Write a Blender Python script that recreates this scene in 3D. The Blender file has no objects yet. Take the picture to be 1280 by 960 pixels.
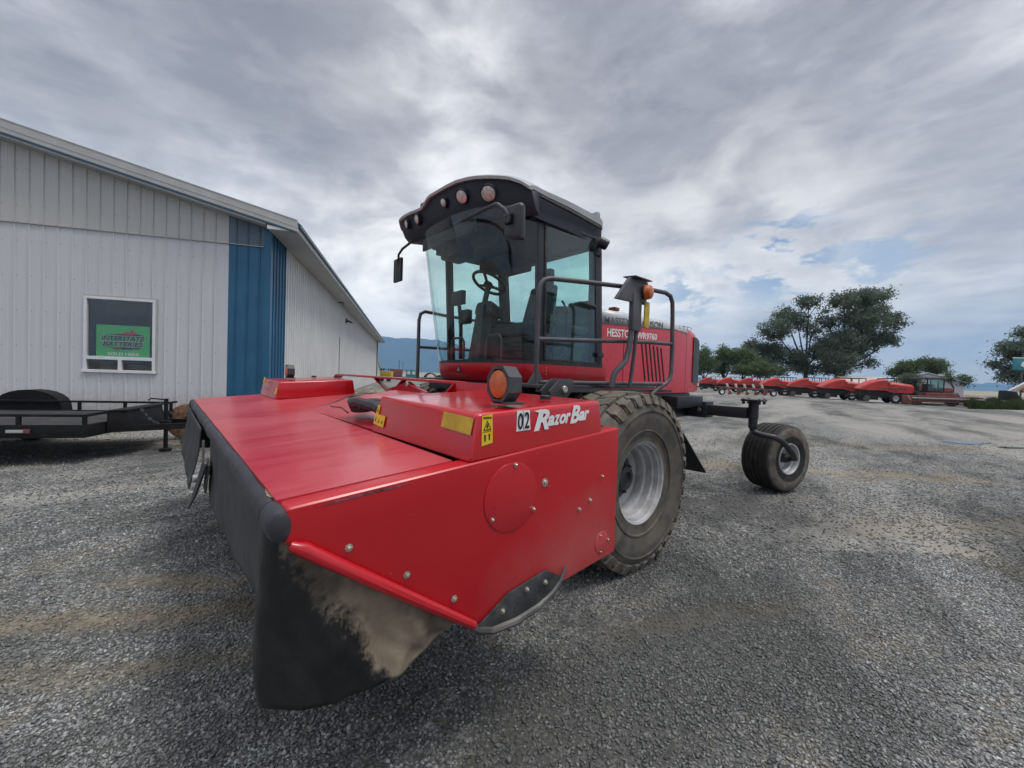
import bpy, bmesh, math, random
import numpy as np
from mathutils import Vector, Matrix
random.seed(7); rng = np.random.default_rng(7)
scene = bpy.context.scene
COL = scene.collection
R = math.radians
V = Vector

# ------------------------------------------------------------------ camera
FPX, CAM_H = 500.0, 1.58
PITCH, ROLL, TH = math.atan(-11 / 500), R(1.9), R(49)
fw = V((math.cos(TH), math.sin(TH), 0)); rt = V((math.sin(TH), -math.cos(TH), 0)); upv = V((0, 0, 1))
f2 = fw * math.cos(PITCH) + upv * math.sin(PITCH)
u2 = upv * math.cos(PITCH) - fw * math.sin(PITCH)
r3 = rt * math.cos(ROLL) + u2 * math.sin(ROLL)
u3 = u2 * math.cos(ROLL) - rt * math.sin(ROLL)
cd = bpy.data.cameras.new('camera'); cam = bpy.data.objects.new('camera', cd); COL.objects.link(cam)
m = Matrix.Identity(4)
for i in range(3):
    m[i][0] = r3[i]; m[i][1] = u3[i]; m[i][2] = -f2[i]
m[2][3] = CAM_H
cam.matrix_world = m
cd.sensor_width = 36; cd.sensor_fit = 'HORIZONTAL'; cd.lens = 36 * FPX / 1280
cd.clip_start = 0.05; cd.clip_end = 30000
scene.camera = cam

SKY_A, SKY_B, SKY_R, HAZE = 2.0, 4.0, -30, 1.2e-4
def c2w(x, d, z=0.0):
    """camera-ground coordinates (metres right, metres ahead) to the world"""
    p = rt * x + fw * d
    return V((p.x, p.y, z))
def at(px, dist, z=0.0):
    """ground direction through a photo column, at a distance ahead"""
    k = (px - 640) / FPX
    return c2w(k * dist, dist, z)

# ------------------------------------------------------------------ materials
class NT:
    def __init__(s, nt): s.nt = nt
    def n(s, t, ins=None, **kw):
        nd = s.nt.nodes.new(t)
        for k, v in kw.items(): setattr(nd, k, v)
        for k, v in (ins or {}).items():
            sock = nd.inputs[k]
            if isinstance(v, bpy.types.NodeSocket): s.nt.links.new(v, sock)
            else: sock.default_value = v
        return nd
    def link(s, a, b): s.nt.links.new(a, b)
    def math(s, op, a, b=0.0, c=None, clamp=False):
        ins = {0: a, 1: b}
        if c is not None: ins[2] = c
        return s.n('ShaderNodeMath', ins, operation=op, use_clamp=clamp).outputs[0]
    def mix(s, f, a, b):
        nd = s.n('ShaderNodeMix', data_type='RGBA')
        for sock, v in ((nd.inputs[0], f), (nd.inputs[6], a), (nd.inputs[7], b)):
            if isinstance(v, bpy.types.NodeSocket): s.link(v, sock)
            else: sock.default_value = v if not isinstance(v, tuple) or len(v) == 4 else (*v, 1)
        return nd.outputs[2]
    def ramp(s, f, stops, mode='LINEAR'):
        nd = s.n('ShaderNodeValToRGB', {0: f}); cr = nd.color_ramp; cr.interpolation = mode
        while len(cr.elements) < len(stops): cr.elements.new(0.5)
        for e, (p, c) in zip(cr.elements, stops):
            e.position = p; e.color = (c, c, c, 1) if isinstance(c, (int, float)) else (*c, 1)
        return nd.outputs[0]
    def noise(s, vec, scale, detail=4, rough=.55, dist=0.0):
        return s.n('ShaderNodeTexNoise', {'Vector': vec, 'Scale': scale, 'Detail': detail, 'Roughness': rough, 'Distortion': dist}).outputs[0]
    def mapping(s, vec, scale=(1, 1, 1), rot=(0, 0, 0), loc=(0, 0, 0)):
        return s.n('ShaderNodeMapping', {'Vector': vec, 'Scale': scale, 'Rotation': rot, 'Location': loc}).outputs[0]

def new_mat(name):
    mt = bpy.data.materials.new(name); mt.use_nodes = True
    nt = mt.node_tree; nt.nodes.clear()
    t = NT(nt); out = t.n('ShaderNodeOutputMaterial')
    return mt, t, out

def pbr(name, col, rough=.5, metal=0.0, var=.12, vs=3.0, bump=0.0, bs=60.0, dirt=None, damt=.5, ds=2.5, coat=0.0, spec=.5, rvar=.12, stretch=None):
    mt, t, out = new_mat(name)
    oc = t.n('ShaderNodeTexCoord').outputs['Object']
    if stretch: oc2 = t.mapping(oc, stretch)
    else: oc2 = oc
    nz = t.noise(oc2, vs, 6, .6)
    dark = tuple(c * (1 - var * 1.6) for c in col); lite = tuple(min(1, c * (1 + var * 1.2)) for c in col)
    c = t.mix(t.ramp(nz, [(.3, 0.), (.7, 1.)]), dark, lite)
    rr = t.math('MULTIPLY_ADD', t.noise(oc2, vs * 4, 4), rvar * 2, rough - rvar)
    if dirt is not None:
        dn = t.noise(t.mapping(oc, loc=(3.1, 1.7, .4)), ds, 8, .65, .4)
        dm = t.ramp(dn, [(.62 - damt * .4, 0.), (.78 - damt * .25, 1.)])
        dm = t.math('MULTIPLY', dm, min(1, damt + .3))
        c = t.mix(dm, c, dirt)
        rr = t.math('MAXIMUM', rr, t.math('MULTIPLY', dm, .85))
    b = t.n('ShaderNodeBsdfPrincipled', {'Base Color': c, 'Roughness': rr, 'Metallic': metal, 'Coat Weight': coat, 'Coat Roughness': .12, 'Specular IOR Level': spec})
    if bump:
        bn = t.n('ShaderNodeBump', {'Height': t.noise(oc2, bs, 5, .6), 'Strength': bump, 'Distance': .01})
        t.link(bn.outputs[0], b.inputs['Normal'])
    t.link(b.outputs[0], out.inputs[0])
    return mt

def glass(name, tint, f0=.05, rough=.02, dust=.05):
    mt, t, out = new_mat(name)
    tr = t.n('ShaderNodeBsdfTransparent', {'Color': (*tint, 1)})
    gl = t.n('ShaderNodeBsdfGlossy', {'Color': (.95, .97, 1, 1), 'Roughness': rough})
    bf = t.n('ShaderNodeNewGeometry').outputs['Backfacing']
    fr = t.n('ShaderNodeFresnel', {'IOR': t.math('MULTIPLY_ADD', bf, 1 / 1.45 - 1.45, 1.45)}).outputs[0]
    mx = t.n('ShaderNodeMixShader', {0: t.math('ADD', fr, f0 - .04, clamp=True), 1: tr.outputs[0], 2: gl.outputs[0]})
    oc = t.n('ShaderNodeTexCoord').outputs['Object']
    du = t.math('MULTIPLY', t.ramp(t.noise(oc, 3.0, 6, .6, .5), [(.40, .15), (.72, 1.)]), dust)
    df = t.n('ShaderNodeBsdfDiffuse', {'Color': (.42, .40, .36, 1)})
    m2 = t.n('ShaderNodeMixShader', {0: du, 1: mx.outputs[0], 2: df.outputs[0]})
    t.link(m2.outputs[0], out.inputs[0])
    return mt

TAN = (.27, .215, .15)
DUST = (.20, .17, .135)
M = {}
def red_paint(name, col, rough, dirt, damt, ds, coat):
    return pbr(name, col, rough, 0, .07, 2.2, .03, 300, dirt, damt, ds, coat, .5, .08)
M['red'] = red_paint('red_paint', (.45, .006, .014), .30, (.33, .10, .09), .12, 1.7, .35)
def deck_red():
    mt, t, out = new_mat('red_deck_paint')
    oc = t.n('ShaderNodeTexCoord').outputs['Object']
    n1 = t.noise(oc, .9, 4, .55, .6); n2 = t.noise(oc, 5, 6, .6); n3 = t.noise(t.mapping(oc, (1, 9, 1), (0, 0, .15)), 1.6, 4, .55)
    c = t.mix(n1, (.40, .007, .018), (.48, .012, .026))
    film = t.math('MULTIPLY', t.ramp(t.math('ADD', t.math('MULTIPLY', n1, .6), t.math('MULTIPLY', n3, .4)), [(.40, 0.), (.62, .42)]), t.ramp(n2, [(.3, .6), (.7, 1.)]))
    c = t.mix(film, c, (.48, .17, .18))
    sc = t.noise(t.mapping(oc, (2, 55, 3), (0, 0, .5)), 1.4, 3, .5); c = t.mix(t.math('MULTIPLY', t.ramp(sc, [(.70, 0.), (.73, .3)]), t.ramp(n1, [(.45, 0.), (.6, 1.)])), c, (.55, .25, .25))
    b = t.n('ShaderNodeBsdfPrincipled', {'Base Color': c, 'Roughness': t.math('ADD', t.math('MULTIPLY_ADD', n1, .10, .24), t.math('MULTIPLY', film, .5)), 'Coat Weight': .35, 'Coat Roughness': .16})
    bn = t.n('ShaderNodeBump', {'Height': t.noise(oc, 1.7, 2), 'Strength': .3, 'Distance': .02}); t.link(bn.outputs[0], b.inputs['Normal'])
    t.link(b.outputs[0], out.inputs[0]); return mt
M['red_top'] = deck_red()
M['red_dusty'] = red_paint('red_dusty_paint', (.44, .005, .012), .33, (.38, .075, .07), .27, 1.5, .2)
def worn_red():
    mt, t, out = new_mat('worn_red_end_panel')
    oc = t.n('ShaderNodeTexCoord').outputs['Object']; sx = t.n('ShaderNodeSeparateXYZ', {0: oc})
    n1 = t.noise(oc, 1.6, 5, .6, .4); n2 = t.noise(oc, 7, 7, .65, .3)
    c = t.mix(n1, (.40, .004, .010), (.50, .007, .016))
    # dust film thrown up over the lower rear of the panel
    dx = t.math('SUBTRACT', sx.outputs[0], -1.55); dz_ = t.math('SUBTRACT', sx.outputs[2], .74)
    rad = t.math('SQRT', t.math('ADD', t.math('POWER', t.math('MULTIPLY', dx, 1.25), 2.0), t.math('POWER', t.math('MULTIPLY', dz_, 2.0), 2.0)))
    film = t.ramp(t.math('ADD', rad, t.math('MULTIPLY', t.math('SUBTRACT', n1, .5), 1.1)), [(.12, .42), (.75, 0.)])
    film = t.math('MULTIPLY', film, t.ramp(n2, [(.25, .5), (.7, 1.)]))
    c = t.mix(film, c, (.50, .20, .18))
    # fine scratches and paint chips
    sc = t.noise(t.mapping(oc, (3, 3, 60), (0, .5, 0)), 1.5, 3, .5); sm = t.ramp(sc, [(.69, 0.), (.72, .35)])
    s2_ = t.noise(t.mapping(oc, (50, 3, 5), (0, -.35, 0)), 1.2, 3, .5); sm2 = t.ramp(s2_, [(.70, 0.), (.73, .35)])
    c = t.mix(t.math('MULTIPLY', t.math('MAXIMUM', sm, sm2), t.ramp(t.noise(oc, 2.3, 3), [(.45, 0.), (.65, 1.)])), c, (.52, .22, .20))
    ch = t.n('ShaderNodeTexVoronoi', {'Vector': oc, 'Scale': 16.0}); cr_ = t.n('ShaderNodeSeparateColor', {0: ch.outputs['Color']})
    chip = t.math('MULTIPLY', t.math('LESS_THAN', ch.outputs['Distance'], t.math('MULTIPLY', cr_.outputs[1], .11)), t.math('GREATER_THAN', cr_.outputs[0], .68))
    c = t.mix(chip, c, t.mix(cr_.outputs[2], (.10, .02, .02), (.45, .38, .36)))
    rr = t.math('ADD', t.math('MULTIPLY_ADD', n2, .14, .24), t.math('MULTIPLY', film, .35))
    b = t.n('ShaderNodeBsdfPrincipled', {'Base Color': c, 'Roughness': rr, 'Coat Weight': .15, 'Coat Roughness': .15})
    bn = t.n('ShaderNodeBump', {'Height': t.noise(oc, 2.2, 2), 'Strength': .25, 'Distance': .02}); t.link(bn.outputs[0], b.inputs['Normal'])
    t.link(b.outputs[0], out.inputs[0]); return mt
M['red_dusty'] = worn_red()
M['red_bright'] = pbr('red_bright_paint', (.48, .008, .014), .22, 0, .05, 2.2, .02, 300, None, 0, 1, .5, .5, .05)
M['red_plain'] = pbr('faded_red_paint', (.46, .03, .025), .45, 0, .2, 1.5)
M['baler_red'] = pbr('sun_faded_red_panels', (.50, .045, .035), .42, 0, .22, 1.2)
M['red_dull'] = pbr('dull_red_paint', (.20, .062, .055), .6, 0, .35, 4)
M['rust'] = pbr('rust', (.16, .085, .05), .85, 0, .45, 14, .3, 40)
M['black'] = pbr('black_metal', (.018, .018, .021), .45, 0, .25, 4, .05, 200, DUST, .08, 4)
M['black_plastic'] = pbr('black_plastic', (.014, .016, .020), .42, 0, .15, 6, .06, 400)
M['dark_frame'] = pbr('dark_frame', (.012, .012, .013), .7, 0, .2, 4)
M['grey_rail'] = pbr('grey_rail_paint', (.075, .075, .082), .5, 0, .2, 6, .04, 200, DUST, .1, 8)
M['grey_dark'] = pbr('charcoal_paint', (.045, .047, .052), .5, 0, .2, 4, .04, 200, DUST, .12, 6)
M['curtain'] = pbr('black_vinyl_curtain', (.034, .035, .038), .62, 0, .4, 3.5, .25, 30, (.09, .085, .08), .22, 2.2)
M['roll'] = pbr('black_rubber_roll', (.030, .031, .037), .5, 0, .25, 6, .12, 90, (.10, .095, .09), .12, 5)
M['rubber'] = pbr('dusty_tyre_rubber', (.092, .087, .078), .85, 0, .3, 9, .25, 120, (.15, .12, .085), .42, 5, 0, .3)
M['tread'] = pbr('worn_tread', (.135, .126, .108), .85, 0, .35, 10, .35, 90, (.17, .13, .09), .45, 6, 0, .3)
M['rubber_dark'] = pbr('black_tyre_rubber', (.028, .027, .026), .8, 0, .3, 9, .2, 120, (.13, .105, .075), .22, 4, 0, .3)
M['rim'] = pbr('silver_rim_paint', (.47, .47, .475), .45, .15, .14, 6, .04, 150, (.22, .19, .155), .34, 5)
M['scuff'] = pbr('scuffed_primer', (.20, .05, .055), .7, 0, .6, 40)
M['trailer_black'] = pbr('trailer_black_paint', (.008, .008, .009), .62, 0, .3, 4, .1, 120, (.06, .045, .032), .12, 5, 0, .25)
M['soil_dry'] = pbr('dried_mud', (.24, .20, .145), .9, 0, .5, 60)
M['hood_red'] = pbr('sky_lit_hood_paint', (.54, .018, .032), .30, 0, .06, 1.2, .02, 200, (.50, .14, .13), .12, 1.5, .2)  # machine red lightened, the bright sky reflection put into the base colour
M['hub'] = pbr('black_hub', (.03, .032, .036), .5, 0, .2, 10)
M['silver'] = pbr('zinc_bolt', (.55, .50, .42), .38, .8, .25, 60)
M['steel'] = pbr('worn_steel', (.11, .108, .105), .5, .4, .35, 8, .2, 80, TAN, .22, 6)
M['skid'] = pbr('worn_skid_plate', (.055, .058, .062), .5, .3, .4, 9, .2, 60, (.14, .13, .115), .3, 9)
M['amber'] = pbr('amber_lens', (.55, .12, .02), .25, 0, .15, 25, .25, 160, None, 0, 1, .5)
M['yellow'] = pbr('yellow_sticker', (.72, .50, .02), .45, 0, .12, 12, 0, 60, (.35, .25, .05), .05, 20)
M['yellow_dull'] = pbr('dull_yellow_reflector', (.52, .36, .03), .5, 0, .2, 12)
M['ink'] = pbr('black_ink', (.012, .012, .012), .5, 0, .1, 5)
M['white_ink'] = pbr('white_ink', (.78, .78, .78), .45, 0, .06, 5)
M['hood_grey'] = pbr('silver_hood_band', (.47, .48, .49), .42, .1, .08, 4)
M['text_grey'] = pbr('grey_lettering', (.10, .115, .125), .5, 0, .1, 4)
M['roof_cap'] = pbr('grey_roof_cap', (.34, .345, .34), .5, 0, .08, 3, .04, 150)
M['visor'] = pbr('dark_visor_plastic', (.009, .013, .022), .6, 0, .15, 6, .08, 500)
M['lamp'] = pbr('work_lamp_lens', (.74, .69, .66), .18, .3, .35, 60, .3, 120)
M['seat'] = pbr('grey_seat_cloth', (.09, .105, .115), .9, 0, .15, 20, .2, 300)
M['cab_in'] = pbr('cab_plastic', (.035, .042, .046), .6, 0, .15, 9)
M['headliner'] = pbr('headliner', (.07, .08, .082), .95, 0, .15, 9)
M['cab_glass'] = glass('tinted_cab_glass', (.80, .935, .915), .05, .015)
M['win_glass'] = glass('window_glass', (.95, .96, .96), .06, .03)
M['mirror'] = pbr('mirror_face', (.6, .62, .65), .06, 1, .02, 3)
M['wall_white'] = pbr('white_metal_siding', (.50, .50, .515), .5, .0, .05, .8, .03, 30, (.36, .35, .33), .06, 1.2)
M['gable'] = pbr('warm_white_siding', (.43, .425, .41), .5, 0, .05, .8, .03, 30)
def siding_mat(name, col, splash=True):
    mt, t, out = new_mat(name)
    oc = t.n('ShaderNodeTexCoord').outputs['Object']; sx = t.n('ShaderNodeSeparateXYZ', {0: oc})
    n1 = t.noise(t.mapping(oc, (1, 1, .25)), 1.1, 5, .6); n2 = t.noise(oc, 9, 6, .65)
    c = t.mix(n1, tuple(x * .92 for x in col), tuple(x * 1.06 for x in col))
    fx = t.math('SUBTRACT', t.math('FRACT', t.math('DIVIDE', t.math('ADD', sx.outputs[0], 100 * .305 - .1 + .11), .305)), .5)
    fz = t.math('SUBTRACT', t.math('FRACT', t.math('DIVIDE', t.math('ADD', sx.outputs[2], .35), .92)), .5)
    r_ = t.math('SQRT', t.math('ADD', t.math('POWER', t.math('MULTIPLY', fx, .305), 2.0), t.math('POWER', t.math('MULTIPLY', fz, .92), 2.0)))
    c = t.mix(t.math('MULTIPLY', t.math('LESS_THAN', r_, .013), .7), c, (.16, .155, .15))
    st = t.ramp(t.noise(t.mapping(oc, (14, 14, .35)), 1.0, 4, .6), [(.58, 0.), (.72, .22)])
    c = t.mix(st, c, tuple(x * .62 for x in col))
    if splash:
        sp = t.ramp(t.math('ADD', sx.outputs[2], t.math('MULTIPLY', t.math('SUBTRACT', n2, .5), .9)), [(.25, .5), (.85, 0.)])
        c = t.mix(sp, c, (.27, .235, .185))
    b = t.n('ShaderNodeBsdfPrincipled', {'Base Color': c, 'Roughness': .48})
    bn = t.n('ShaderNodeBump', {'Height': t.noise(t.mapping(oc, (1, 1, .5)), 2.6, 3), 'Strength': .35, 'Distance': .02}); t.link(bn.outputs[0], b.inputs['Normal'])
    t.link(b.outputs[0], out.inputs[0]); return mt
M['wall_white'] = siding_mat('white_metal_siding_screws', (.585, .585, .60)); M['gable'] = siding_mat('warm_white_siding_screws', (.50, .495, .475), False)
M['wall_blue'] = siding_mat('blue_metal_siding_screws', (.024, .125, .225))
M['wall_side'] = pbr('sky_lit_white_siding', (.70, .70, .69), .34, 0, .05, .5)  # same white siding made lighter, sky glare on this side painted in
M['wall_blue'] = pbr('blue_metal_siding', (.022, .115, .215), .42, .1, .10, 1.2, .03, 30)
M['wall_blue_pale'] = pbr('faded_blue_siding', (.105, .155, .205), .5, .05, .08, 1.2)
M['fascia'] = pbr('grey_fascia', (.44, .435, .42), .5, .1, .07, 2)
M['fascia_blue'] = pbr('blue_drip_edge', (.035, .075, .115), .4, .1, .1, 2)
M['soffit'] = pbr('soffit', (.42, .42, .42), .6, 0, .06, 2)
M['roof'] = pbr('blue_metal_roof', (.035, .10, .18), .45, .2, .1, 1)
M['trim_white'] = pbr('white_trim', (.72, .72, .72), .45, 0, .05, 6)
M['room'] = pbr('dark_room', (.05, .055, .06), .9, 0, .3, 1)
M['green_sign'] = pbr('green_sign_face', (.05, .50, .10), .4, 0, .08, 2)
M['sign_red'] = pbr('sign_red', (.50, .03, .03), .4, 0, .08, 2)
M['sign_teal'] = pbr('teal_sign_face', (.03, .22, .25), .45, 0, .08, 2)
M['deck_wood'] = pbr('weathered_deck', (.022, .022, .023), .85, 0, .5, 5, .3, 40, (.07, .06, .05), .3, 3, stretch=(1, 8, 1))
M['wood'] = pbr('weathered_wood', (.19, .14, .10), .85, 0, .35, 9, .3, 40)
M['orange'] = pbr('orange_paint', (.55, .20, .04), .45, 0, .2, 3)
M['teal'] = pbr('teal_paint', (.05, .25, .25), .5, 0, .2, 3)
M['cream'] = pbr('cream_siding', (.50, .47, .36), .6, 0, .06, 2)
M['shed_white'] = pbr('white_shed_siding', (.55, .57, .58), .55, 0, .06, 1)
M['roof_white'] = pbr('pale_metal_roof', (.60, .61, .62), .4, .1, .06, 1)
M['roof_pink'] = pbr('pale_pink_roof', (.58, .52, .49), .5, 0, .08, 1)
M['bark'] = pbr('bark', (.07, .055, .042), .95, 0, .3, 6, .5, 20)

def leaf_mat(name, col, var=.35, scale=.35):
    mt, t, out = new_mat(name)
    oc = t.n('ShaderNodeTexCoord').outputs['Object']
    isl = t.n('ShaderNodeNewGeometry').outputs['Random Per Island']
    f = t.math('ADD', t.math('MULTIPLY', t.ramp(t.noise(oc, scale, 3), [(.35, 0.), (.65, 1.)]), .6), t.math('MULTIPLY', isl, .4))
    c = t.mix(f, tuple(x * (1 - var) for x in col), tuple(x * (1 + var) for x in col))
    d = t.n('ShaderNodeBsdfDiffuse', {'Color': c}); tl = t.n('ShaderNodeBsdfTranslucent', {'Color': c})
    mx = t.n('ShaderNodeMixShader', {0: .42, 1: d.outputs[0], 2: tl.outputs[0]})
    t.link(mx.outputs[0], out.inputs[0]); return mt
M['leaf_dark'] = leaf_mat('dark_leaves', (.145, .182, .135))
M['leaf_mid'] = leaf_mat('mid_green_leaves', (.135, .18, .095))
M['leaf_light'] = leaf_mat('light_green_leaves', (.145, .20, .11))
M['weed'] = leaf_mat('weed_blades', (.060, .080, .036), .5, .8)

def text_mat_curtain_dirt():
    """curtain with a dried mud patch on the outer upper corner"""
    mt, t, out = new_mat('muddy_vinyl_curtain')
    oc = t.n('ShaderNodeTexCoord').outputs['Object']
    sx = t.n('ShaderNodeSeparateXYZ', {0: oc})
    nz = t.noise(oc, 7, 7, .65, .3); n2 = t.noise(oc, 26, 5, .6)
    # mud lies outside the diagonal from the roll down to the lower rear edge
    f = t.math('ADD', t.math('MULTIPLY', sx.outputs[0], .47), t.math('MULTIPLY', sx.outputs[2], .32))
    f = t.math('ADD', f, t.math('MULTIPLY', t.math('SUBTRACT', nz, .5), .14))
    mud = t.ramp(t.math('ADD', t.math('ADD', f, .968 + .5), t.math('MULTIPLY', t.math('SUBTRACT', t.noise(oc, 60, 4, .6), .5), .05)), [(.502, 0.), (.526, 1.)])
    mud = t.math('MULTIPLY', mud, t.math('GREATER_THAN', sx.outputs[0], -2.76))
    mud = t.math('MULTIPLY', mud, t.ramp(t.noise(oc, 5.0, 3), [(.36, .35), (.5, 1.)]))
    base = t.mix(t.ramp(nz, [(.3, 0.), (.75, 1.)]), (.0035, .004, .0048), (.012, .013, .0145))
    mudc = t.mix(n2, (.16, .125, .085), (.31, .245, .175))
    c = t.mix(mud, base, mudc)
    b = t.n('ShaderNodeBsdfPrincipled', {'Base Color': c, 'Roughness': t.math('MULTIPLY_ADD', mud, .45, .40)})
    bn = t.n('ShaderNodeBump', {'Height': t.math('ADD', t.math('ADD', nz, t.math('MULTIPLY', n2, .3)), t.math('MULTIPLY', t.noise(t.mapping(oc, (22, 22, 2.5), (0, .25, 0)), 1.0, 4, .5), .6)), 'Strength': .5, 'Distance': .012}); t.link(bn.outputs[0], b.inputs['Normal'])
    t.link(b.outputs[0], out.inputs[0]); return mt

def gravel_mat(stones=False):
    mt, t, out = new_mat('gravel_stones' if stones else 'gravel_ground')
    geo = t.n('ShaderNodeNewGeometry')
    pos = geo.outputs['Position']
    sp = t.n('ShaderNodeSeparateXYZ', {0: pos})
    flat = t.n('ShaderNodeCombineXYZ', {0: sp.outputs[0], 1: sp.outputs[1], 2: 0.0}).outputs[0]
    # broad patches: dry grey, damp dark, tan tracks
    rotp = t.mapping(flat, (1, 1, 1), (0, 0, R(-12)))
    big = t.noise(t.mapping(rotp, (.16, .42, 1)), 1.0, 6, .6, .6)
    med = t.noise(t.mapping(rotp, (.8, 1.7, 1)), 1.0, 6, .62, .4)
    fine = t.noise(flat, 9.0, 5, .65)
    def band(p0, p1, w, amp):
        """soft track of dirt along a line on the ground"""
        d = (p1 - p0).normalized(); nrm = V((-d.y, d.x, 0)); L = (p1 - p0).length
        off = nrm.dot(p0)
        dd = t.math('ADD', t.math('MULTIPLY', sp.outputs[0], nrm.x), t.math('MULTIPLY', sp.outputs[1], nrm.y))
        dd = t.math('ADD', t.math('SUBTRACT', dd, off), t.math('MULTIPLY', t.math('SUBTRACT', med, .5), w * 3.4))
        al = t.math('ADD', t.math('MULTIPLY', sp.outputs[0], d.x / L), t.math('MULTIPLY', sp.outputs[1], d.y / L))
        al = t.math('SUBTRACT', al, d.dot(p0) / L)
        ends = t.math('MULTIPLY', t.ramp(al, [(0., 0.), (.15, 1.)]), t.ramp(al, [(.85, 1.), (1., 0.)]))
        core = t.ramp(t.math('DIVIDE', t.math('ABSOLUTE', dd), w), [(.25, 1.), (1., 0.)])
        return t.math('MULTIPLY', t.math('MULTIPLY', core, ends), amp)
    bands = [band(c2w(-4.0, 2.12), c2w(-.5, 2.80), .24, .85), band(c2w(-2.9, 1.82), c2w(-.8, 2.25), .15, .55), band(c2w(-3.0, 2.85), c2w(-.9, 3.0), .15, .7),
             band(c2w(9.0, 7.0), c2w(2.5, 7.6), .6, .8), band(c2w(7.5, 4.8), c2w(3.3, 4.3), .5, .75), band(c2w(5.4, 2.6), c2w(4.2, 4.2), .40, 1.0),
             band(c2w(16, 11), c2w(3, 10.5), .8, .5), band(c2w(.5, 2.45), c2w(2.2, 2.85), .16, .6), band(c2w(-14, 8.2), c2w(-3.6, 7.6), .9, .75)]
    tan = bands[0]
    for b in bands[1:]: tan = t.math('MAXIMUM', tan, b)
    tan = t.math('MULTIPLY', tan, t.ramp(fine, [(.28, .5), (.50, 1.)]))
    tan = t.math('MAXIMUM', tan, t.ramp(t.math('ADD', t.math('MULTIPLY', med, .6), t.math('MULTIPLY', fine, .4)), [(.53, 0.), (.62, .55)]))
    damp = t.ramp(t.math('ADD', t.math('MULTIPLY', big, .55), t.math('MULTIPLY', med, .45)), [(.44, 1.), (.545, 0.)])
    if stones:
        rnd = geo.outputs['Random Per Island']
        st = t.ramp(rnd, [(0., (.078, .083, .083)), (.25, (.150, .158, .158)), (.6, (.245, .254, .252)), (.88, (.350, .355, .345)), (1., (.55, .55, .525))])
        c = t.mix(t.math('MULTIPLY', tan, .72), st, (.20, .168, .112))
        c = t.mix(t.math('MULTIPLY', damp, .66), c, (.062, .063, .058))
        b = t.n('ShaderNodeBsdfPrincipled', {'Base Color': c, 'Roughness': .75})
    else:
        v1 = t.n('ShaderNodeTexVoronoi', {'Vector': flat, 'Scale': 56.0, 'Randomness': 1.0})
        v2 = t.n('ShaderNodeTexVoronoi', {'Vector': flat, 'Scale': 24.0, 'Randomness': 1.0})
        s1 = t.n('ShaderNodeSeparateColor', {0: v1.outputs['Color']}); s2 = t.n('ShaderNodeSeparateColor', {0: v2.outputs['Color']})
        stops = [(0., (.070, .075, .075)), (.25, (.138, .145, .144)), (.55, (.225, .233, .229)), (.85, (.33, .333, .318)), (1., (.50, .50, .47))]
        c1 = t.ramp(s1.outputs[0], stops); c2_ = t.ramp(s2.outputs[0], stops)
        pick = t.ramp(s2.outputs[1], [(.70, 0.), (.74, 1.)])
        c = t.mix(pick, c1, c2_)
        grit = t.mix(fine, (.065, .065, .058), (.14, .134, .115))
        gap = t.ramp(v1.outputs['Distance'], [(.40, 0.), (.70, .85)])
        c = t.mix(gap, c, grit)
        c = t.mix(t.math('MULTIPLY', tan, .88), c, t.mix(fine, (.135, .112, .070), (.28, .23, .155)))
        c = t.mix(t.math('MULTIPLY', damp, .78), c, (.058, .059, .053))
        # pale dry drifts further out
        dry = t.ramp(t.noise(t.mapping(rotp, (.07, .3, 1), loc=(4, 2, 0)), 1.0, 5, .6, .5), [(.46, 0.), (.60, .55)])
        c = t.mix(dry, c, (.36, .345, .31))
        h = t.math('ADD', t.math('MULTIPLY', v1.outputs['Distance'], -1.0), t.math('MULTIPLY', t.math('MULTIPLY', v2.outputs['Distance'], pick), -1.0))
        h = t.math('ADD', t.math('MULTIPLY', h, .011), t.math('MULTIPLY', med, .06))
        h = t.math('ADD', h, t.math('MULTIPLY', fine, .012))
        b = t.n('ShaderNodeBsdfPrincipled', {'Base Color': c, 'Roughness': .85, 'Specular IOR Level': .3})
        bn = t.n('ShaderNodeBump', {'Height': h, 'Strength': .9, 'Distance': 1.0}); t.link(bn.outputs[0], b.inputs['Normal'])
    t.link(b.outputs[0], out.inputs[0]); return mt

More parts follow.
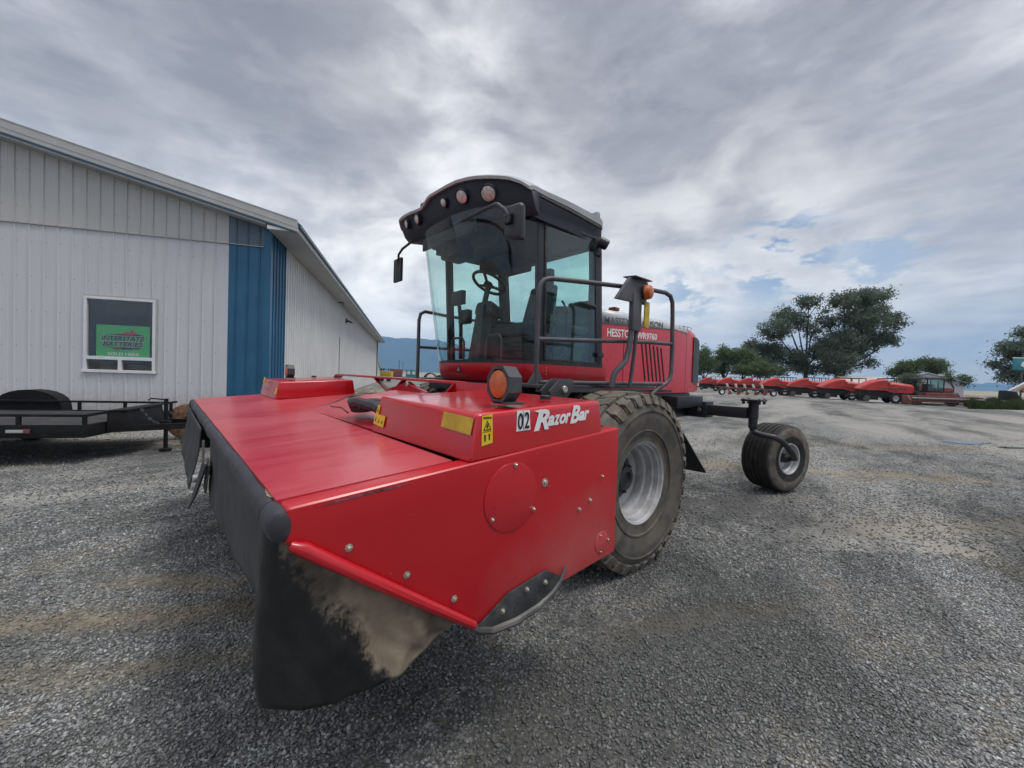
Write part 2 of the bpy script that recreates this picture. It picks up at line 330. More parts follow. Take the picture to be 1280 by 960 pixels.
# ------------------------------------------------------------------ mesh builder
ORG = {}
class MB:
    def __init__(s): s.bm = bmesh.new()
    def _faces(s, vs, fs):
        bv = [s.bm.verts.new(v) for v in vs]; out = []
        for f in fs:
            try: out.append(s.bm.faces.new([bv[i] for i in f]))
            except ValueError: pass
        return bv, out
    def _bevel(s, faces, w, seg=2):
        ed = {e for f in faces for e in f.edges}
        bmesh.ops.bevel(s.bm, geom=list(ed), offset=w, segments=seg, affect='EDGES', profile=.6, clamp_overlap=True)
    def hexa(s, p, bevel=0, seg=2):
        """eight corners: bottom loop 0-3, top loop 4-7"""
        bv, f = s._faces(p, [(3, 2, 1, 0), (4, 5, 6, 7), (0, 1, 5, 4), (1, 2, 6, 5), (2, 3, 7, 6), (3, 0, 4, 7)])
        bmesh.ops.recalc_face_normals(s.bm, faces=f)
        if bevel: s._bevel(f, bevel, seg)
        return s
    def box(s, lo, hi, bevel=0, seg=2, mat=None):
        x0, y0, z0 = lo; x1, y1, z1 = hi
        p = [V(q) for q in ((x0, y0, z0), (x1, y0, z0), (x1, y1, z0), (x0, y1, z0), (x0, y0, z1), (x1, y0, z1), (x1, y1, z1), (x0, y1, z1))]
        if mat is not None: p = [mat @ q for q in p]
        return s.hexa(p, bevel, seg)
    def bar(s, a, b, w, h, up=(0, 0, 1), bevel=0):
        a, b = V(a), V(b); d = (b - a).normalized(); side = d.cross(V(up))
        if side.length < 1e-4: side = d.cross(V((1, 0, 0)))
        side.normalize(); u = side.cross(d)
        o = [(-w / 2, -h / 2), (w / 2, -h / 2), (w / 2, h / 2), (-w / 2, h / 2)]
        return s.hexa([a + side * x + u * y for x, y in o] + [b + side * x + u * y for x, y in o], bevel)
    def prism(s, pts, thick, bevel=0, seg=2):
        """planar polygon extruded by the vector thick"""
        pts = [V(p) for p in pts]; th = V(thick); n = len(pts)
        bv, f = s._faces(pts + [p + th for p in pts], [tuple(range(n))[::-1], tuple(range(n, 2 * n))] + [(i, (i + 1) % n, (i + 1) % n + n, i + n) for i in range(n)])
        bmesh.ops.recalc_face_normals(s.bm, faces=f)
        if bevel: s._bevel(f, bevel, seg)
        return s
    def tube(s, path, r, n=10, cap=True):
        path = [V(p) for p in path]; rings = []
        rs = r if isinstance(r, (list, tuple)) else [r] * len(path)
        prev = None
        for i, p in enumerate(path):
            d = (path[min(i + 1, len(path) - 1)] - path[max(i - 1, 0)]).normalized()
            if prev is None:
                a = d.cross(V((0, 0, 1)))
                if a.length < .05: a = d.cross(V((1, 0, 0)))
            else: a = prev - d * prev.dot(d)
            a.normalize(); b = d.cross(a); prev = a
            rings.append([s.bm.verts.new(p + (a * math.cos(2 * math.pi * k / n) + b * math.sin(2 * math.pi * k / n)) * rs[i]) for k in range(n)])
        for q, w in zip(rings, rings[1:]):
            for k in range(n): s.bm.faces.new((q[k], q[(k + 1) % n], w[(k + 1) % n], w[k]))
        if cap: s.bm.faces.new(rings[0][::-1]); s.bm.faces.new(rings[-1])
        return s
    def loft(s, sections, closed=True, cap=True):
        rings = [[s.bm.verts.new(V(p)) for p in sec] for sec in sections]; n = len(rings[0]); fs = []
        for q, w in zip(rings, rings[1:]):
            for k in range(n if closed else n - 1):
                fs.append(s.bm.faces.new((q[k], q[(k + 1) % n], w[(k + 1) % n], w[k])))
        if cap and closed: fs += [s.bm.faces.new(rings[0][::-1]), s.bm.faces.new(rings[-1])]
        bmesh.ops.recalc_face_normals(s.bm, faces=fs); return s
    def lathe(s, prof, c, axis, n=48, closed=False):
        """profile of (axial, radius) turned about an axis"""
        ax = V(axis).normalized(); a = ax.cross(V((0, 0, 1)))
        if a.length < .05: a = ax.cross(V((1, 0, 0)))
        a.normalize(); b = ax.cross(a); c = V(c); rings = []
        for t_, r_ in prof:
            if r_ < 1e-5: rings.append([s.bm.verts.new(c + ax * t_)])
            else: rings.append([s.bm.verts.new(c + ax * t_ + (a * math.cos(2 * math.pi * k / n) + b * math.sin(2 * math.pi * k / n)) * r_) for k in range(n)])
        fs = []; seq = list(zip(rings, rings[1:])) + ([(rings[-1], rings[0])] if closed else [])
        for q, w in seq:
            for k in range(n):
                k2 = (k + 1) % n
                if len(q) == 1 and len(w) == 1: continue
                if len(q) == 1: fs.append(s.bm.faces.new((q[0], w[k2], w[k])))
                elif len(w) == 1: fs.append(s.bm.faces.new((q[k], q[k2], w[0])))
                else: fs.append(s.bm.faces.new((q[k], q[k2], w[k2], w[k])))
        bmesh.ops.recalc_face_normals(s.bm, faces=fs); return s
    def disc(s, c, axis, r, h, n=24, bev=.15): return s.lathe([(0, 0), (0, r), (h * (1 - bev), r), (h, r - h * bev), (h, 0)], c, axis, n)
    def build(s, name, mat, parent=None, smooth=35, solid=0):
        o = V((0, 0, 0)) if parent is None else ORG.get(parent.name, V((0, 0, 0)))
        me = bpy.data.meshes.new(name)
        if o.length: bmesh.ops.translate(s.bm, verts=s.bm.verts, vec=-o)
        s.bm.to_mesh(me); s.bm.free(); me.materials.append(mat)
        if smooth:
            me.shade_smooth(); me.set_sharp_from_angle(angle=R(smooth))
        ob = bpy.data.objects.new(name, me); COL.objects.link(ob)
        if solid:
            md = ob.modifiers.new('solid', 'SOLIDIFY'); md.thickness = solid; md.offset = 0
        if parent is not None: ob.parent = parent; ORG[ob.name] = o
        return ob

def tag(o, label=None, cat=None, group=None, kind=None):
    if label: o['label'] = label
    if cat: o['category'] = cat
    if group: o['group'] = group
    if kind: o['kind'] = kind
    return o
def thing(name, label, cat, loc, rz=0.0, group=None, world=False):
    e = bpy.data.objects.new(name, None); COL.objects.link(e); e.location = loc; e.rotation_euler.z = rz; e.empty_display_size = .2
    ORG[e.name] = V(loc) if world else V((0, 0, 0))
    return tag(e, label, cat, group)
def copy_tree(o, parent=None):
    c = o.copy(); COL.objects.link(c)
    if parent is not None: c.parent = parent
    ORG[c.name] = ORG.get(o.name, V((0, 0, 0)))
    for ch in list(o.children): copy_tree(ch, c)
    return c

def mesh_np(name, verts, faces, mat, parent=None, smooth=False):
    """verts (n,3), faces (m,k) arrays"""
    me = bpy.data.meshes.new(name); nv, (nf, k) = len(verts), faces.shape
    me.vertices.add(nv); me.vertices.foreach_set('co', verts.astype(np.float32).ravel())
    me.loops.add(nf * k); me.loops.foreach_set('vertex_index', faces.astype(np.int32).ravel())
    me.polygons.add(nf); me.polygons.foreach_set('loop_start', (np.arange(nf) * k).astype(np.int32))
    me.update(calc_edges=True); me.materials.append(mat)
    if smooth: me.shade_smooth()
    ob = bpy.data.objects.new(name, me); COL.objects.link(ob)
    if parent is not None: ob.parent = parent; ORG[ob.name] = ORG.get(parent.name, V((0, 0, 0)))
    return ob

def text(name, s, o, ux, uy, width, height, mat, parent, shear=0.0, bold=0.0, depth=.0015, spacing=1.0):
    """lettering fitted to width x height on the plane (o, ux, uy); o is the lower left corner"""
    cu = bpy.data.curves.new(name, 'FONT'); cu.body = s; cu.extrude = .02; cu.shear = shear; cu.offset = bold; cu.space_character = spacing; cu.resolution_u = 4
    ob = bpy.data.objects.new(name, cu); COL.objects.link(ob)
    dg = bpy.context.evaluated_depsgraph_get(); me = bpy.data.meshes.new_from_object(ob.evaluated_get(dg))
    bpy.data.objects.remove(ob); bpy.data.curves.remove(cu)
    co = np.array([v.co[:] for v in me.vertices]); mn, mx = co.min(0), co.max(0)
    o, ux, uy = V(o), V(ux).normalized(), V(uy).normalized(); nrm = ux.cross(uy); org = ORG.get(parent.name, V((0, 0, 0)))
    for v in me.vertices:
        a = (v.co.x - mn[0]) / (mx[0] - mn[0]) * width; b = (v.co.y - mn[1]) / (mx[1] - mn[1]) * height; c = (v.co.z - mn[2]) / (mx[2] - mn[2]) * depth
        v.co = o + ux * a + uy * b + nrm * c - org
    me.materials.clear(); me.materials.append(mat)
    ob = bpy.data.objects.new(name, me); COL.objects.link(ob); ob.parent = parent; ORG[ob.name] = org
    return ob

# ================================================================== WINDROWER
YC = 3.43                                   # machine centre line
W = thing('windrower', 'large red self-propelled windrower with glazed cab, mower header raised in front', 'windrower', (3.0, YC, 0), world=True)
def mir(p): return V((p[0], 2 * YC - p[1], p[2]))

# ------------------------------------------------------------------ header
def zd(x): return np.interp(x, [.2, 1.8], [1.1965, 1.3255])
hb = MB()
hb.box((.45, 1.32, .80), (1.70, 5.52, 1.14), .02).box((.62, 1.32, .66), (.95, 5.52, .80), .02)
header = hb.build('header', M['dark_frame'], W)
def hp(name, mb, mat, **k): return mb.build(name, M[mat] if isinstance(mat, str) else mat, header, **k)

def end_poly(y): return [(.25, y, 1.200), (1.795, y, 1.325), (1.80, y, .67), (1.36, y, .632), (.90, y, .622), (.288, y, 1.075), (.25, y, 1.10)]
hp('end_panel', MB().prism(end_poly(1.2), (0, .085, 0), .013, 3), 'red_dusty')
hp('end_panel', MB().prism(end_poly(5.575), (0, .085, 0), .013, 3), 'red_dusty')
hp('edge_lip', MB().tube([(.262, 1.196, 1.098), (.29, 1.190, 1.085), (.60, 1.188, .851), (.885, 1.190, .640)], [.012, .021, .021, .016], 10), 'red')
# top sheets
def sheet(poly, th=.012, bev=.004):
    return MB().prism([(x, y, z) for x, y, z in poly], (0, 0, th), bev)
def deck(y0, y1, x1a, x1b, nx=10):
    mb = MB(); secs = []
    for i in range(nx + 1):
        t_ = i / nx; xa = .245 + (x1a - .245) * t_; xb = .245 + (x1b - .245) * t_
        za, zb = zd(xa), zd(xb)
        secs.append([(xa, y0, za - .012), (xa, y0, za + .001), (xb, y1, zb + .001), (xb, y1, zb - .012)])
    return mb.loft(secs)
hp('top_panel', deck(1.287, 3.427, .83, .88), 'red_top')
hp('top_panel', deck(3.432, 5.573, .88, .88), 'red_top')
hp('rear_deck', MB().prism([(.884, 3.44, zd(.88) - .014), (1.66, 4.66, 1.300), (1.66, 5.57, 1.300), (.884, 5.57, zd(.88) - .014)], (0, 0, .010)), 'red_top')
# rising hood over the conditioner
cb = MB()
cb.loft([[(.885, 2.0, 1.20), (.885, 2.0, 1.250), (.885, 3.46, 1.250), (.885, 3.46, 1.20)],
         [(1.25, 2.0, 1.20), (1.25, 2.0, 1.335), (1.25, 3.60, 1.335), (1.25, 3.60, 1.20)],
         [(1.62, 2.0, 1.20), (1.62, 2.0, 1.415), (1.62, 3.52, 1.405), (1.62, 3.52, 1.20)],
         [(1.80, 2.0, 1.16), (1.80, 2.0, 1.40), (1.80, 3.40, 1.39), (1.80, 3.40, 1.16)]])
hp('conditioner_hood', cb, 'red_top')
# gearbox covers, near and far
def cover(y0, y1):
    zt0, zt1 = 1.432, 1.472; i = .018
    f = [(.852, y0, zd(.852) - .004), (.852, y1, zd(.852) - .004), (1.665, y1, zd(1.665) - .02), (1.665, y0, zd(1.665) - .02)]
    t_ = [(.888, y0 + .004, zt0), (.888, y1 - i, zt0 + .012), (1.640, y1 - i, zt1 + .008), (1.640, y0 + .004, zt1 - .004)]
    return MB().hexa([V(p) for p in f + t_], .022, 3)
nb = hp('gearbox_cover', cover(1.206, 2.13), 'red_bright')
fb = hp('gearbox_cover', cover(4.66, 5.52), 'red_bright')
hp('cover_plug', MB().disc((1.40, 1.36, 1.468), (0, 0, 1), .028, .02, 14), 'black')
hp('cover_plug', MB().disc((1.40, 5.36, 1.472), (0, 0, 1), .028, .02, 14), 'black')
# cross beam and its supports
bb = MB()
bb.bar((1.75, 2.62, 1.508), (1.75, 5.50, 1.512), .10, .022, bevel=.004)
bb.bar((1.75, 5.49, 1.512), (1.75, 5.72, 1.425), .10, .022, bevel=.004)
bb.bar((1.75, 2.64, 1.505), (1.75, 2.80, 1.40), .10, .016, bevel=.003)
hp('cross_beam', bb, 'red')
hp('beam_bracket', MB().prism([(1.70, 2.60, 1.39), (1.70, 2.62, 1.515), (1.70, 2.20, 1.515), (1.70, 2.05, 1.39)], (.014, 0, 0), .003), 'red')
sb = MB()
sb.bar((1.75, 4.30, 1.50), (1.80, 4.05, 1.36), .05, .012); sb.bar((1.75, 3.85, 1.36), (1.75, 3.60, 1.50), .05, .012)
sb.prism([(1.72, 3.15, 1.39), (1.72, 3.95, 1.39), (1.72, 3.45, 1.49)], (.02, 0, 0)).tube([(1.70, 3.35, 1.455), (1.45, 2.60, 1.43)], .009, 8)
hp('beam_strut', sb, 'red_dusty')
hp('pivot_bolt', MB().disc((1.70, 3.42, 1.462), (-1, 0, 0), .022, .016, 12), 'silver')
# coiled hose wrapped in black sleeve lying on the hood
hm = MB()
for j in range(5):
    a0 = rng.uniform(-.02, .02, (9, 3)); pts = []
    for i in range(9):
        s_ = i / 8; pts.append((.97 + .06 * math.sin(s_ * 3.1 + j) + a0[i][0] * .6 + .03 * (j % 3), 2.26 + .46 * s_, 1.325 + .022 * (j % 2) + .022 * math.sin(math.pi * s_) + .012 * (j // 2) + a0[i][2] * .3))
    hm.tube(pts, .031, 8)
hp('hose_bundle', hm, 'curtain')
hp('retaining_rod', MB().tube([(.905, 2.66, 1.30), (.925, 2.85, 1.318), (.91, 3.02, 1.312), (.93, 3.15, 1.322)], .006, 6), 'red_dull')
# front roll
def roll(y0, y1, grow=0):
    mb = MB(); secs = []
    ys_ = [y0, y0 + .006, y0 + .018] + list(np.linspace(y0 + .04, y1 - .04, 24)) + [y1 - .018, y1 - .006, y1]
    for k, y in enumerate(ys_):
        e = min(k, len(ys_) - 1 - k); g = grow + (-.015, -.005, -.001)[e] if e < 3 else grow
        w = .0025 * math.sin(y * 7.3) + .0015 * math.sin(y * 19)
        secs.append([(.240 + (.030 + g) * math.cos(a) + w, y, 1.150 + (.044 + g) * math.sin(a) + w * .6) for a in np.linspace(0, 2 * math.pi, 20, endpoint=False)])
    return mb.loft(secs)
hp('roll_end', roll(1.196, 1.322, .003), 'roll'); hp('edge_roll', roll(1.328, 3.428), 'roll')
hp('roll_scuff', MB().loft([[(.240 + .0312 * math.cos(a), y, 1.150 + .0456 * math.sin(a)) for a in aa_] + [(.240 + .0300 * math.cos(a), y, 1.150 + .0440 * math.sin(a)) for a in aa_[::-1]] for y, aa_ in ((1.345, [1.1, 1.3, 1.5]), (1.37, [.9, 1.3, 1.75]), (1.42, [.95, 1.25, 1.6]), (1.46, [1.2, 1.3, 1.42]))]), 'soil_dry')
hp('edge_roll', roll(3.440, 5.54), 'roll'); hp('roll_end', roll(5.545, 5.672, .004), 'roll')
# hanging curtains
def curtain(path, top, bot, nu=60, nv=16, amp=.010, flare=0.0):
    """path: function u->(x,y, nx, ny); top/bot functions of u"""
    vs, fs = [], []
    for i in range(nu + 1):
        u = i / nu; x, y, nx_, ny_ = path(u); zt, zb = top(u), bot(u)
        for j in range(nv + 1):
            s_ = j / nv; off = amp * (math.sin(u * 17 + s_ * 2) + .6 * math.sin(u * 41 + 1.3 - s_ * 3) + (.9 * math.sin(u * 13 - s_ * 7 + .6) ** 3)) * min(1, s_ * 1.6) + flare * s_ * s_
            vs.append((x + nx_ * off, y + ny_ * off, zt + (zb - zt) * s_))
    for i in range(nu):
        for j in range(nv):
            a = i * (nv + 1) + j; fs.append((a, a + 1, a + nv + 2, a + nv + 1))
    mb = MB(); mb._faces([V(v) for v in vs], fs); bmesh.ops.recalc_face_normals(mb.bm, faces=mb.bm.faces); return mb
L1, L2, LC = .035, .53, .09
def near_path(u):
    s_ = u * (L1 + LC + L2)
    if s_ < L1: return (.212, 1.29 + L1 - s_, -1, 0)
    if s_ < L1 + LC:
        a = (s_ - L1) / LC * math.pi / 2; return (.272 - .06 * math.cos(a), 1.28 - .06 * math.sin(a), -math.cos(a), -math.sin(a))
    return (.272 + s_ - L1 - LC, 1.22, 0, -1)
def near_top(u):
    x, y, _, _ = near_path(u); return 1.14 if x < .27 else 1.105 - (x - .27) * .755
def near_bot(u):
    x, y, _, _ = near_path(u)
    if x <= .2121: return np.interp(y, [1.28, 1.33], [.655, .70])
    return np.interp(x, [.2, .35, .48, .60, .72, .80, .88], [.65, .590, .568, .572, .615, .660, .66])
hp('corner_curtain', curtain(near_path, near_top, near_bot, 70, 30, .0075), text_mat_curtain_dirt(), solid=.007)
hp('front_curtain', curtain(lambda u: (.222, 3.08 - 1.76 * u, -1, 0), lambda u: 1.14, lambda u: .735 + .15 * u ** 1.4, 70, 18, .004), 'curtain', solid=.007)
hp('front_curtain', curtain(lambda u: (.20, 3.60 + 2.02 * u, -1, 0), lambda u: 1.13, lambda u: .70 + .03 * u, 30, 12, .004, .06), 'curtain', solid=.007)
hp('end_curtain', curtain(lambda u: (.22 + .62 * u, 5.64, 0, 1), lambda u: 1.09 - .45 * u, lambda u: .66 - .05 * u, 12, 8, .006), 'curtain', solid=.007)
# divider between the curtain halves
hp('divider_blade', MB().prism([(.185, 2.88, 1.00), (.175, 3.02, .99), (.12, 3.24, .66), (.145, 3.02, .80)], (.010, .004, 0), .002), 'black')
hp('divider_bracket', MB().prism([(.20, 2.92, .99), (.20, 3.06, 1.01), (.185, 3.05, .84), (.185, 2.95, .82)], (.010, 0, 0), .002), 'steel')
hp('divider_bolt', MB().disc((.17, 3.20, .86), (-1, 0, 0), .026, .03, 12), 'rim')
hp('divider_strip', MB().bar((.195, 3.26, 1.09), (.19, 3.17, .92), .014, .008), 'steel')
# end panel details
hp('access_cover', MB().lathe([(0, .14), (.004, .139), (.0055, .134), (.0055, 0)], (1.06, 1.2, 1.09), (0, -1, 0), 48), 'red')
hp('access_cover', MB().lathe([(0, .056), (.003, .055), (.004, .052), (.004, 0)], (1.68, 1.2, .75), (0, -1, 0), 32), 'red_dusty')
for x, z, r_ in ((.42, 1.05, .011), (.61, .91, .011), (.80, .765, .012), (1.25, 1.12, .017), (1.07, 1.22, .0085), (.96, 1.02, .0085), (1.18, 1.02, .0085), (1.49, .955, .010), (1.57, .985, .010),
                 (1.66, .79, .0075), (1.725, .755, .0075), (1.665, .707, .0075), (1.02, .645, .011), (1.15, .69, .010), (1.26, .685, .011), (1.66, 1.09, .006)):
    y0 = 1.2 if (x, z) not in ((1.02, .645), (1.15, .69), (1.26, .685)) else 1.186
    if abs(x - 1.06) < .14 and abs(z - 1.09) < .14: y0 = 1.1945
    r_ *= .82
    hp('bolt', MB().lathe([(0, r_ * 1.35), (.003, r_ * 1.35), (.0035, r_ * .8), (.010, r_ * .75), (.012, r_ * .45), (.012, 0)], (x, y0, z), (0, -1, 0), 8), 'silver', smooth=0)
hp('scuff_mark', MB().prism([(.34, 1.1995, 1.188), (.44, 1.1995, 1.198), (.56, 1.1995, 1.206), (.62, 1.1995, 1.214), (.52, 1.1995, 1.212), (.38, 1.1995, 1.200)], (0, -.0008, 0)), 'scuff', smooth=0)
hp('skid_plate', MB().prism([(.905, 1.196, .628), (1.055, 1.196, .705), (1.265, 1.196, .735), (1.375, 1.196, .672), (1.30, 1.196, .615), (1.12, 1.196, .585), (.98, 1.196, .585)], (0, -.010, 0), .002), 'skid')
hp('skid_edge', MB().tube([(.865, 1.196, .640), (.905, 1.188, .612), (.97, 1.184, .588), (1.09, 1.184, .578), (1.22, 1.184, .592), (1.31, 1.184, .622), (1.36, 1.184, .662), (1.395, 1.186, .715)], [.010, .014, .015, .016, .015, .013, .010, .005], 8), 'steel')
# stickers and writing on the near cover
def cov_side(x, z):                       # outer face of the near cover leans in slightly
    t_ = (z - zd(x)) / .17
    return V((x, 1.2045 + .004 * t_, z))
def decal(name, pts, mat, n=(0, -1, 0), th=.0015): return hp(name, MB().prism(pts, V(n) * th), mat, smooth=0)
decal('number_plate', [cov_side(1.08, 1.352), cov_side(1.158, 1.355), cov_side(1.152, 1.437), cov_side(1.082, 1.436)], 'white_ink')
NX = V((1, 0, .015)); NZ = V((0, 0, 1))
text('number_lettering', '0', cov_side(1.086, 1.359) + V((0, -.0025, 0)), NX, NZ, .028, .068, M['ink'], header, 0, .01)
text('number_lettering', '2', cov_side(1.122, 1.362) + V((0, -.0025, 0)), NX, NZ, .028, .068, M['ink'], header, 0, .01)
decal('number_divider', [cov_side(1.1165, 1.355) + V((0, -.0018, 0)), cov_side(1.1185, 1.355) + V((0, -.0018, 0)), cov_side(1.1185, 1.435) + V((0, -.0018, 0)), cov_side(1.1165, 1.435) + V((0, -.0018, 0))], 'ink', th=.0008)
xx = 1.185
for ch, w_, h_, dz, sh in (('R', .080, .088, -.012, .3), ('a', .040, .045, 0, .3), ('z', .040, .045, 0, .3), ('o', .042, .045, 0, .3), ('r', .034, .046, 0, .3), ('B', .066, .082, -.006, .3), ('a', .040, .045, 0, .3), ('r', .036, .046, 0, .3)):
    text('model_lettering', ch, cov_side(xx, 1.358 + dz + (xx - 1.18) * .06) + V((0, -.001, 0)), V((1, 0, .06)), NZ, w_ * 1.06, h_, M['white_ink'], header, sh, .035)
    xx += w_ * .94
decal('model_swash', [cov_side(1.178, 1.344) + V((0, -.001, 0)), cov_side(1.197, 1.352) + V((0, -.001, 0)), cov_side(1.222, 1.438) + V((0, -.001, 0)), cov_side(1.178, 1.432) + V((0, -.001, 0)), cov_side(1.207, 1.424) + V((0, -.001, 0))], 'white_ink')
wp = lambda x, z: cov_side(x, z) + V((0, -.0006, 0))
decal('warning_sticker', [wp(.905, 1.308), wp(.958, 1.318), wp(.954, 1.428), wp(.905, 1.421)], 'yellow')
q = lambda x, z: cov_side(x, z) + V((0, -.0026, 0))
def tri_ring(a, b, c, k=.72):
    ce = (V(a) + V(b) + V(c)) / 3; I = [ce + (V(p) - ce) * k for p in (a, b, c)]; mb = MB()
    for i in range(3):
        j = (i + 1) % 3; mb.prism([V((a, b, c)[i]), V((a, b, c)[j]), I[j], I[i]], (0, -.0008, 0))
    return mb
hp('sticker_print', tri_ring(q(.911, 1.366), q(.950, 1.369), q(.930, 1.405)), 'ink', smooth=0)
pk = MB(); pk.prism([q(.928, 1.374), q(.933, 1.374), q(.934, 1.386), q(.938, 1.394), q(.930, 1.390), q(.926, 1.384)], (0, -.0008, 0))
pk.prism([q(.917, 1.325), q(.923, 1.325), q(.924, 1.350), q(.916, 1.350)], (0, -.0008, 0)).prism([q(.938, 1.329), q(.943, 1.329), q(.945, 1.353), q(.937, 1.353)], (0, -.0008, 0)).prism([q(.909, 1.360), q(.951, 1.363), q(.951, 1.3645), q(.909, 1.3615)], (0, -.0008, 0))
hp('sticker_print', pk, 'ink', smooth=0)
text('sticker_lettering', 'WARNING', q(.909, 1.410), NX, NZ, .041, .008, M['ink'], header, 0, .02, .0008)
def front_face(y, z):                     # front face of the near cover
    t_ = (z - 1.27) / .17; return V((.852 + .036 * t_ - .002, y, z))
decal('reflector_strip', [front_face(1.44, 1.358), front_face(1.225, 1.350), front_face(1.225, 1.412), front_face(1.44, 1.420)], 'yellow_dull', (-1, 0, 0))
decal('hazard_sticker', [front_face(2.115, 1.295), front_face(2.075, 1.293), front_face(2.075, 1.395), front_face(2.105, 1.395)], 'yellow', (-1, 0, 0))
decal('hazard_sticker', [front_face(2.072, 1.292), front_face(1.985, 1.289), front_face(1.985, 1.345), front_face(2.072, 1.348)], 'yellow', (-1, 0, 0))
fp = lambda y, z: front_face(y, z) + V((-.0018, 0, 0))
for a, b, c_, d_ in ((2.098, 2.084, 1.36, 1.385), (2.10, 2.086, 1.31, 1.335), (2.055, 2.040, 1.305, 1.328), (2.02, 2.0, 1.305, 1.325)): hp('sticker_print', MB().prism([fp(a, c_), fp(b, c_), fp((a + b) / 2, d_)], (-.0008, 0, 0)), 'ink', smooth=0)
for yy, zz in ((5.47, 1.40), (4.70, 1.31)):
    decal('hazard_sticker', [front_face(yy, zz), front_face(yy - .07, zz), front_face(yy - .07, zz + .06), front_face(yy, zz + .06)], 'yellow', (-1, 0, 0))
# flashing lamps on the covers
def lamp_on(x, y, z):
    oc_ = lambda xx, r_: [(xx, y + r_ * math.sin(a), z + .078 + r_ * 1.08 * math.cos(a)) for a in [math.pi / 8 + k * math.pi / 4 for k in range(8)]]
    mb = MB(); o, i = .079, .064
    mb.loft([oc_(x + .075, o * .96), oc_(x, o), oc_(x, i), oc_(x + .03, i * .97), oc_(x + .03, .002)], cap=True)
    mb.box((x + .0, y - .075, z - .004), (x + .085, y + .03, z + .006), .002)
    hp('lamp_housing', mb, 'grey_dark', smooth=20)
    hp('lamp_lens', MB().lathe([(0, .064), (.008, .064), (.022, .058), (.030, .036), (.033, 0)], (x + .022, y, z + .078), (-1, 0, 0), 32), 'amber')
lamp_on(1.06, 1.312, 1.462); lamp_on(1.06, 5.20, 1.462)

# ------------------------------------------------------------------ wheels
def drive_wheel():
    c = V((3.0, 2.03, .727)); ax = V((0, -1, 0))
    tw = MB(); prof = [(-.27, .345), (-.265, .40), (-.31, .52), (-.315, .61), (-.278, .688), (-.20, .712), (0, .722), (.20, .712), (.278, .688), (.315, .61), (.31, .52), (.265, .40), (.27, .345), (.24, .33), (-.24, .33)]
    tw.lathe(prof, c, ax, 72, closed=True)
    # shoulder ring ridges on the side wall
    for t_, r_ in ((.316, .60), (.285, .435)): tw.lathe([(t_ - .01, r_ - .012), (t_ + .004, r_ - .006), (t_ + .004, r_ + .006), (t_ - .01, r_ + .012)], c, ax, 72, closed=True)
    tyre = tw.build('tyre', M['rubber'], None)
    N = 34; tb = MB()
    def pt(t_, r_, a): return c + ax * t_ + V((math.cos(a), 0, math.sin(a))) * r_
    rows = ((-.29, -.17, .0), (-.155, -.01, .5), (.01, .155, .0), (.17, .29, .5))
    for k in range(N):
        for j, (t0, t1, ph) in enumerate(rows):
            a0 = 2 * math.pi * (k + ph) / N; w_ = 2 * math.pi / N * .43; sk = (.07 if j % 2 else -.07)
            top = .752 - .020 * (abs((t0 + t1) / 2) / .23) ** 2; base = .69
            if j in (0, 3): base = .655
            o0, o1 = (t0, t1)
            def rr(t_): return top - (.030 if abs(t_) > .28 else 0)
            p = []
            for r_fn, sh in ((lambda t_: base, 1.12), (rr, 1.0)):
                for (t_, s_) in ((o0, -1), (o1, -1), (o1, 1), (o0, 1)):
                    a = a0 + s_ * w_ * sh + sk * (t_ - (t0 + t1) / 2) / .12
                    p.append(pt(t_ * (1.04 if sh > 1 else 1), r_fn(t_), a))
            tb.hexa(p, .006, 1)
            if j in (0, 3):   # shoulder lug running down the side wall
                s_o = 1 if j == 3 else -1; q_ = []
                for (t_, r_, wk) in ((.285, .735, .8), (.318, .655, .62)):
                    for s_ in (-1, 1): q_.append((t_ * s_o, r_, s_ * w_ * wk))
                aa = a0 + sk * .5 * s_o
                A = [pt(q_[0][0], q_[0][1], aa + q_[0][2]), pt(q_[1][0], q_[1][1], aa + q_[1][2]), pt(q_[3][0], q_[3][1], aa + q_[3][2]), pt(q_[2][0], q_[2][1], aa + q_[2][2])]
                inn = [v - ax * (s_o * .05) for v in A]
                tb.hexa(inn + A, .004, 1)
    tread = tb.build('tread', M['tread'], None, smooth=20)
    rb = MB(); rb.lathe([(0.236, 0.363), (0.263, 0.362), (0.270, 0.346), (0.261, 0.332), (0.239, 0.325), (0.236, 0.313), (0.194, 0.310), (0.184, 0.296), (0.126, 0.292), (0.115, 0.272), (0.101, 0.267), (0.041, 0.261), (0.032, 0.246), (0.020, 0.227), (0.007, 0.214), (-0.027, 0.224), (-0.045, 0.265), (-0.054, 0.295), (-0.234, 0.318), (-0.252, 0.351), (-0.234, 0.351), (-0.045, 0.308)], c, ax, 64)
    rim = rb.build('rim', M['rim'], None)
    db = MB(); db.lathe([(.009, .217), (.0, .19), (-.004, .0)], c, ax, 48)
    disc_ = db.build('wheel_disc', M['grey_dark'], None)
    hb_ = MB(); hb_.lathe([(-.004, .17), (.05, .165), (.065, .155), (.07, .11), (.115, .10), (.125, .06), (.10, .05), (.10, 0)], c, ax, 32)
    for k in range(10):
        a = 2 * math.pi * k / 10; hb_.lathe([(0, .018), (.022, .018), (.026, .01), (.026, 0)], pt(.063, .132, a), ax, 6)
    hub = hb_.build('hub', M['hub'], None, smooth=30)
    return tyre, tread, rim, disc_, hub
parts = drive_wheel()
def reorg(obs, root, parent, name):
    """an Empty for the wheel part; its meshes are the sub-parts"""
    base = bpy.data.objects.new(name, None); COL.objects.link(base); base.parent = parent; base.empty_display_size = .1
    ORG[base.name] = ORG[root.name]
    for o in obs:
        o.data.transform(Matrix.Translation(-ORG[root.name])); o.parent = base; ORG[o.name] = ORG[root.name]
    return base
wheel = reorg(parts, W, W, 'drive_wheel')
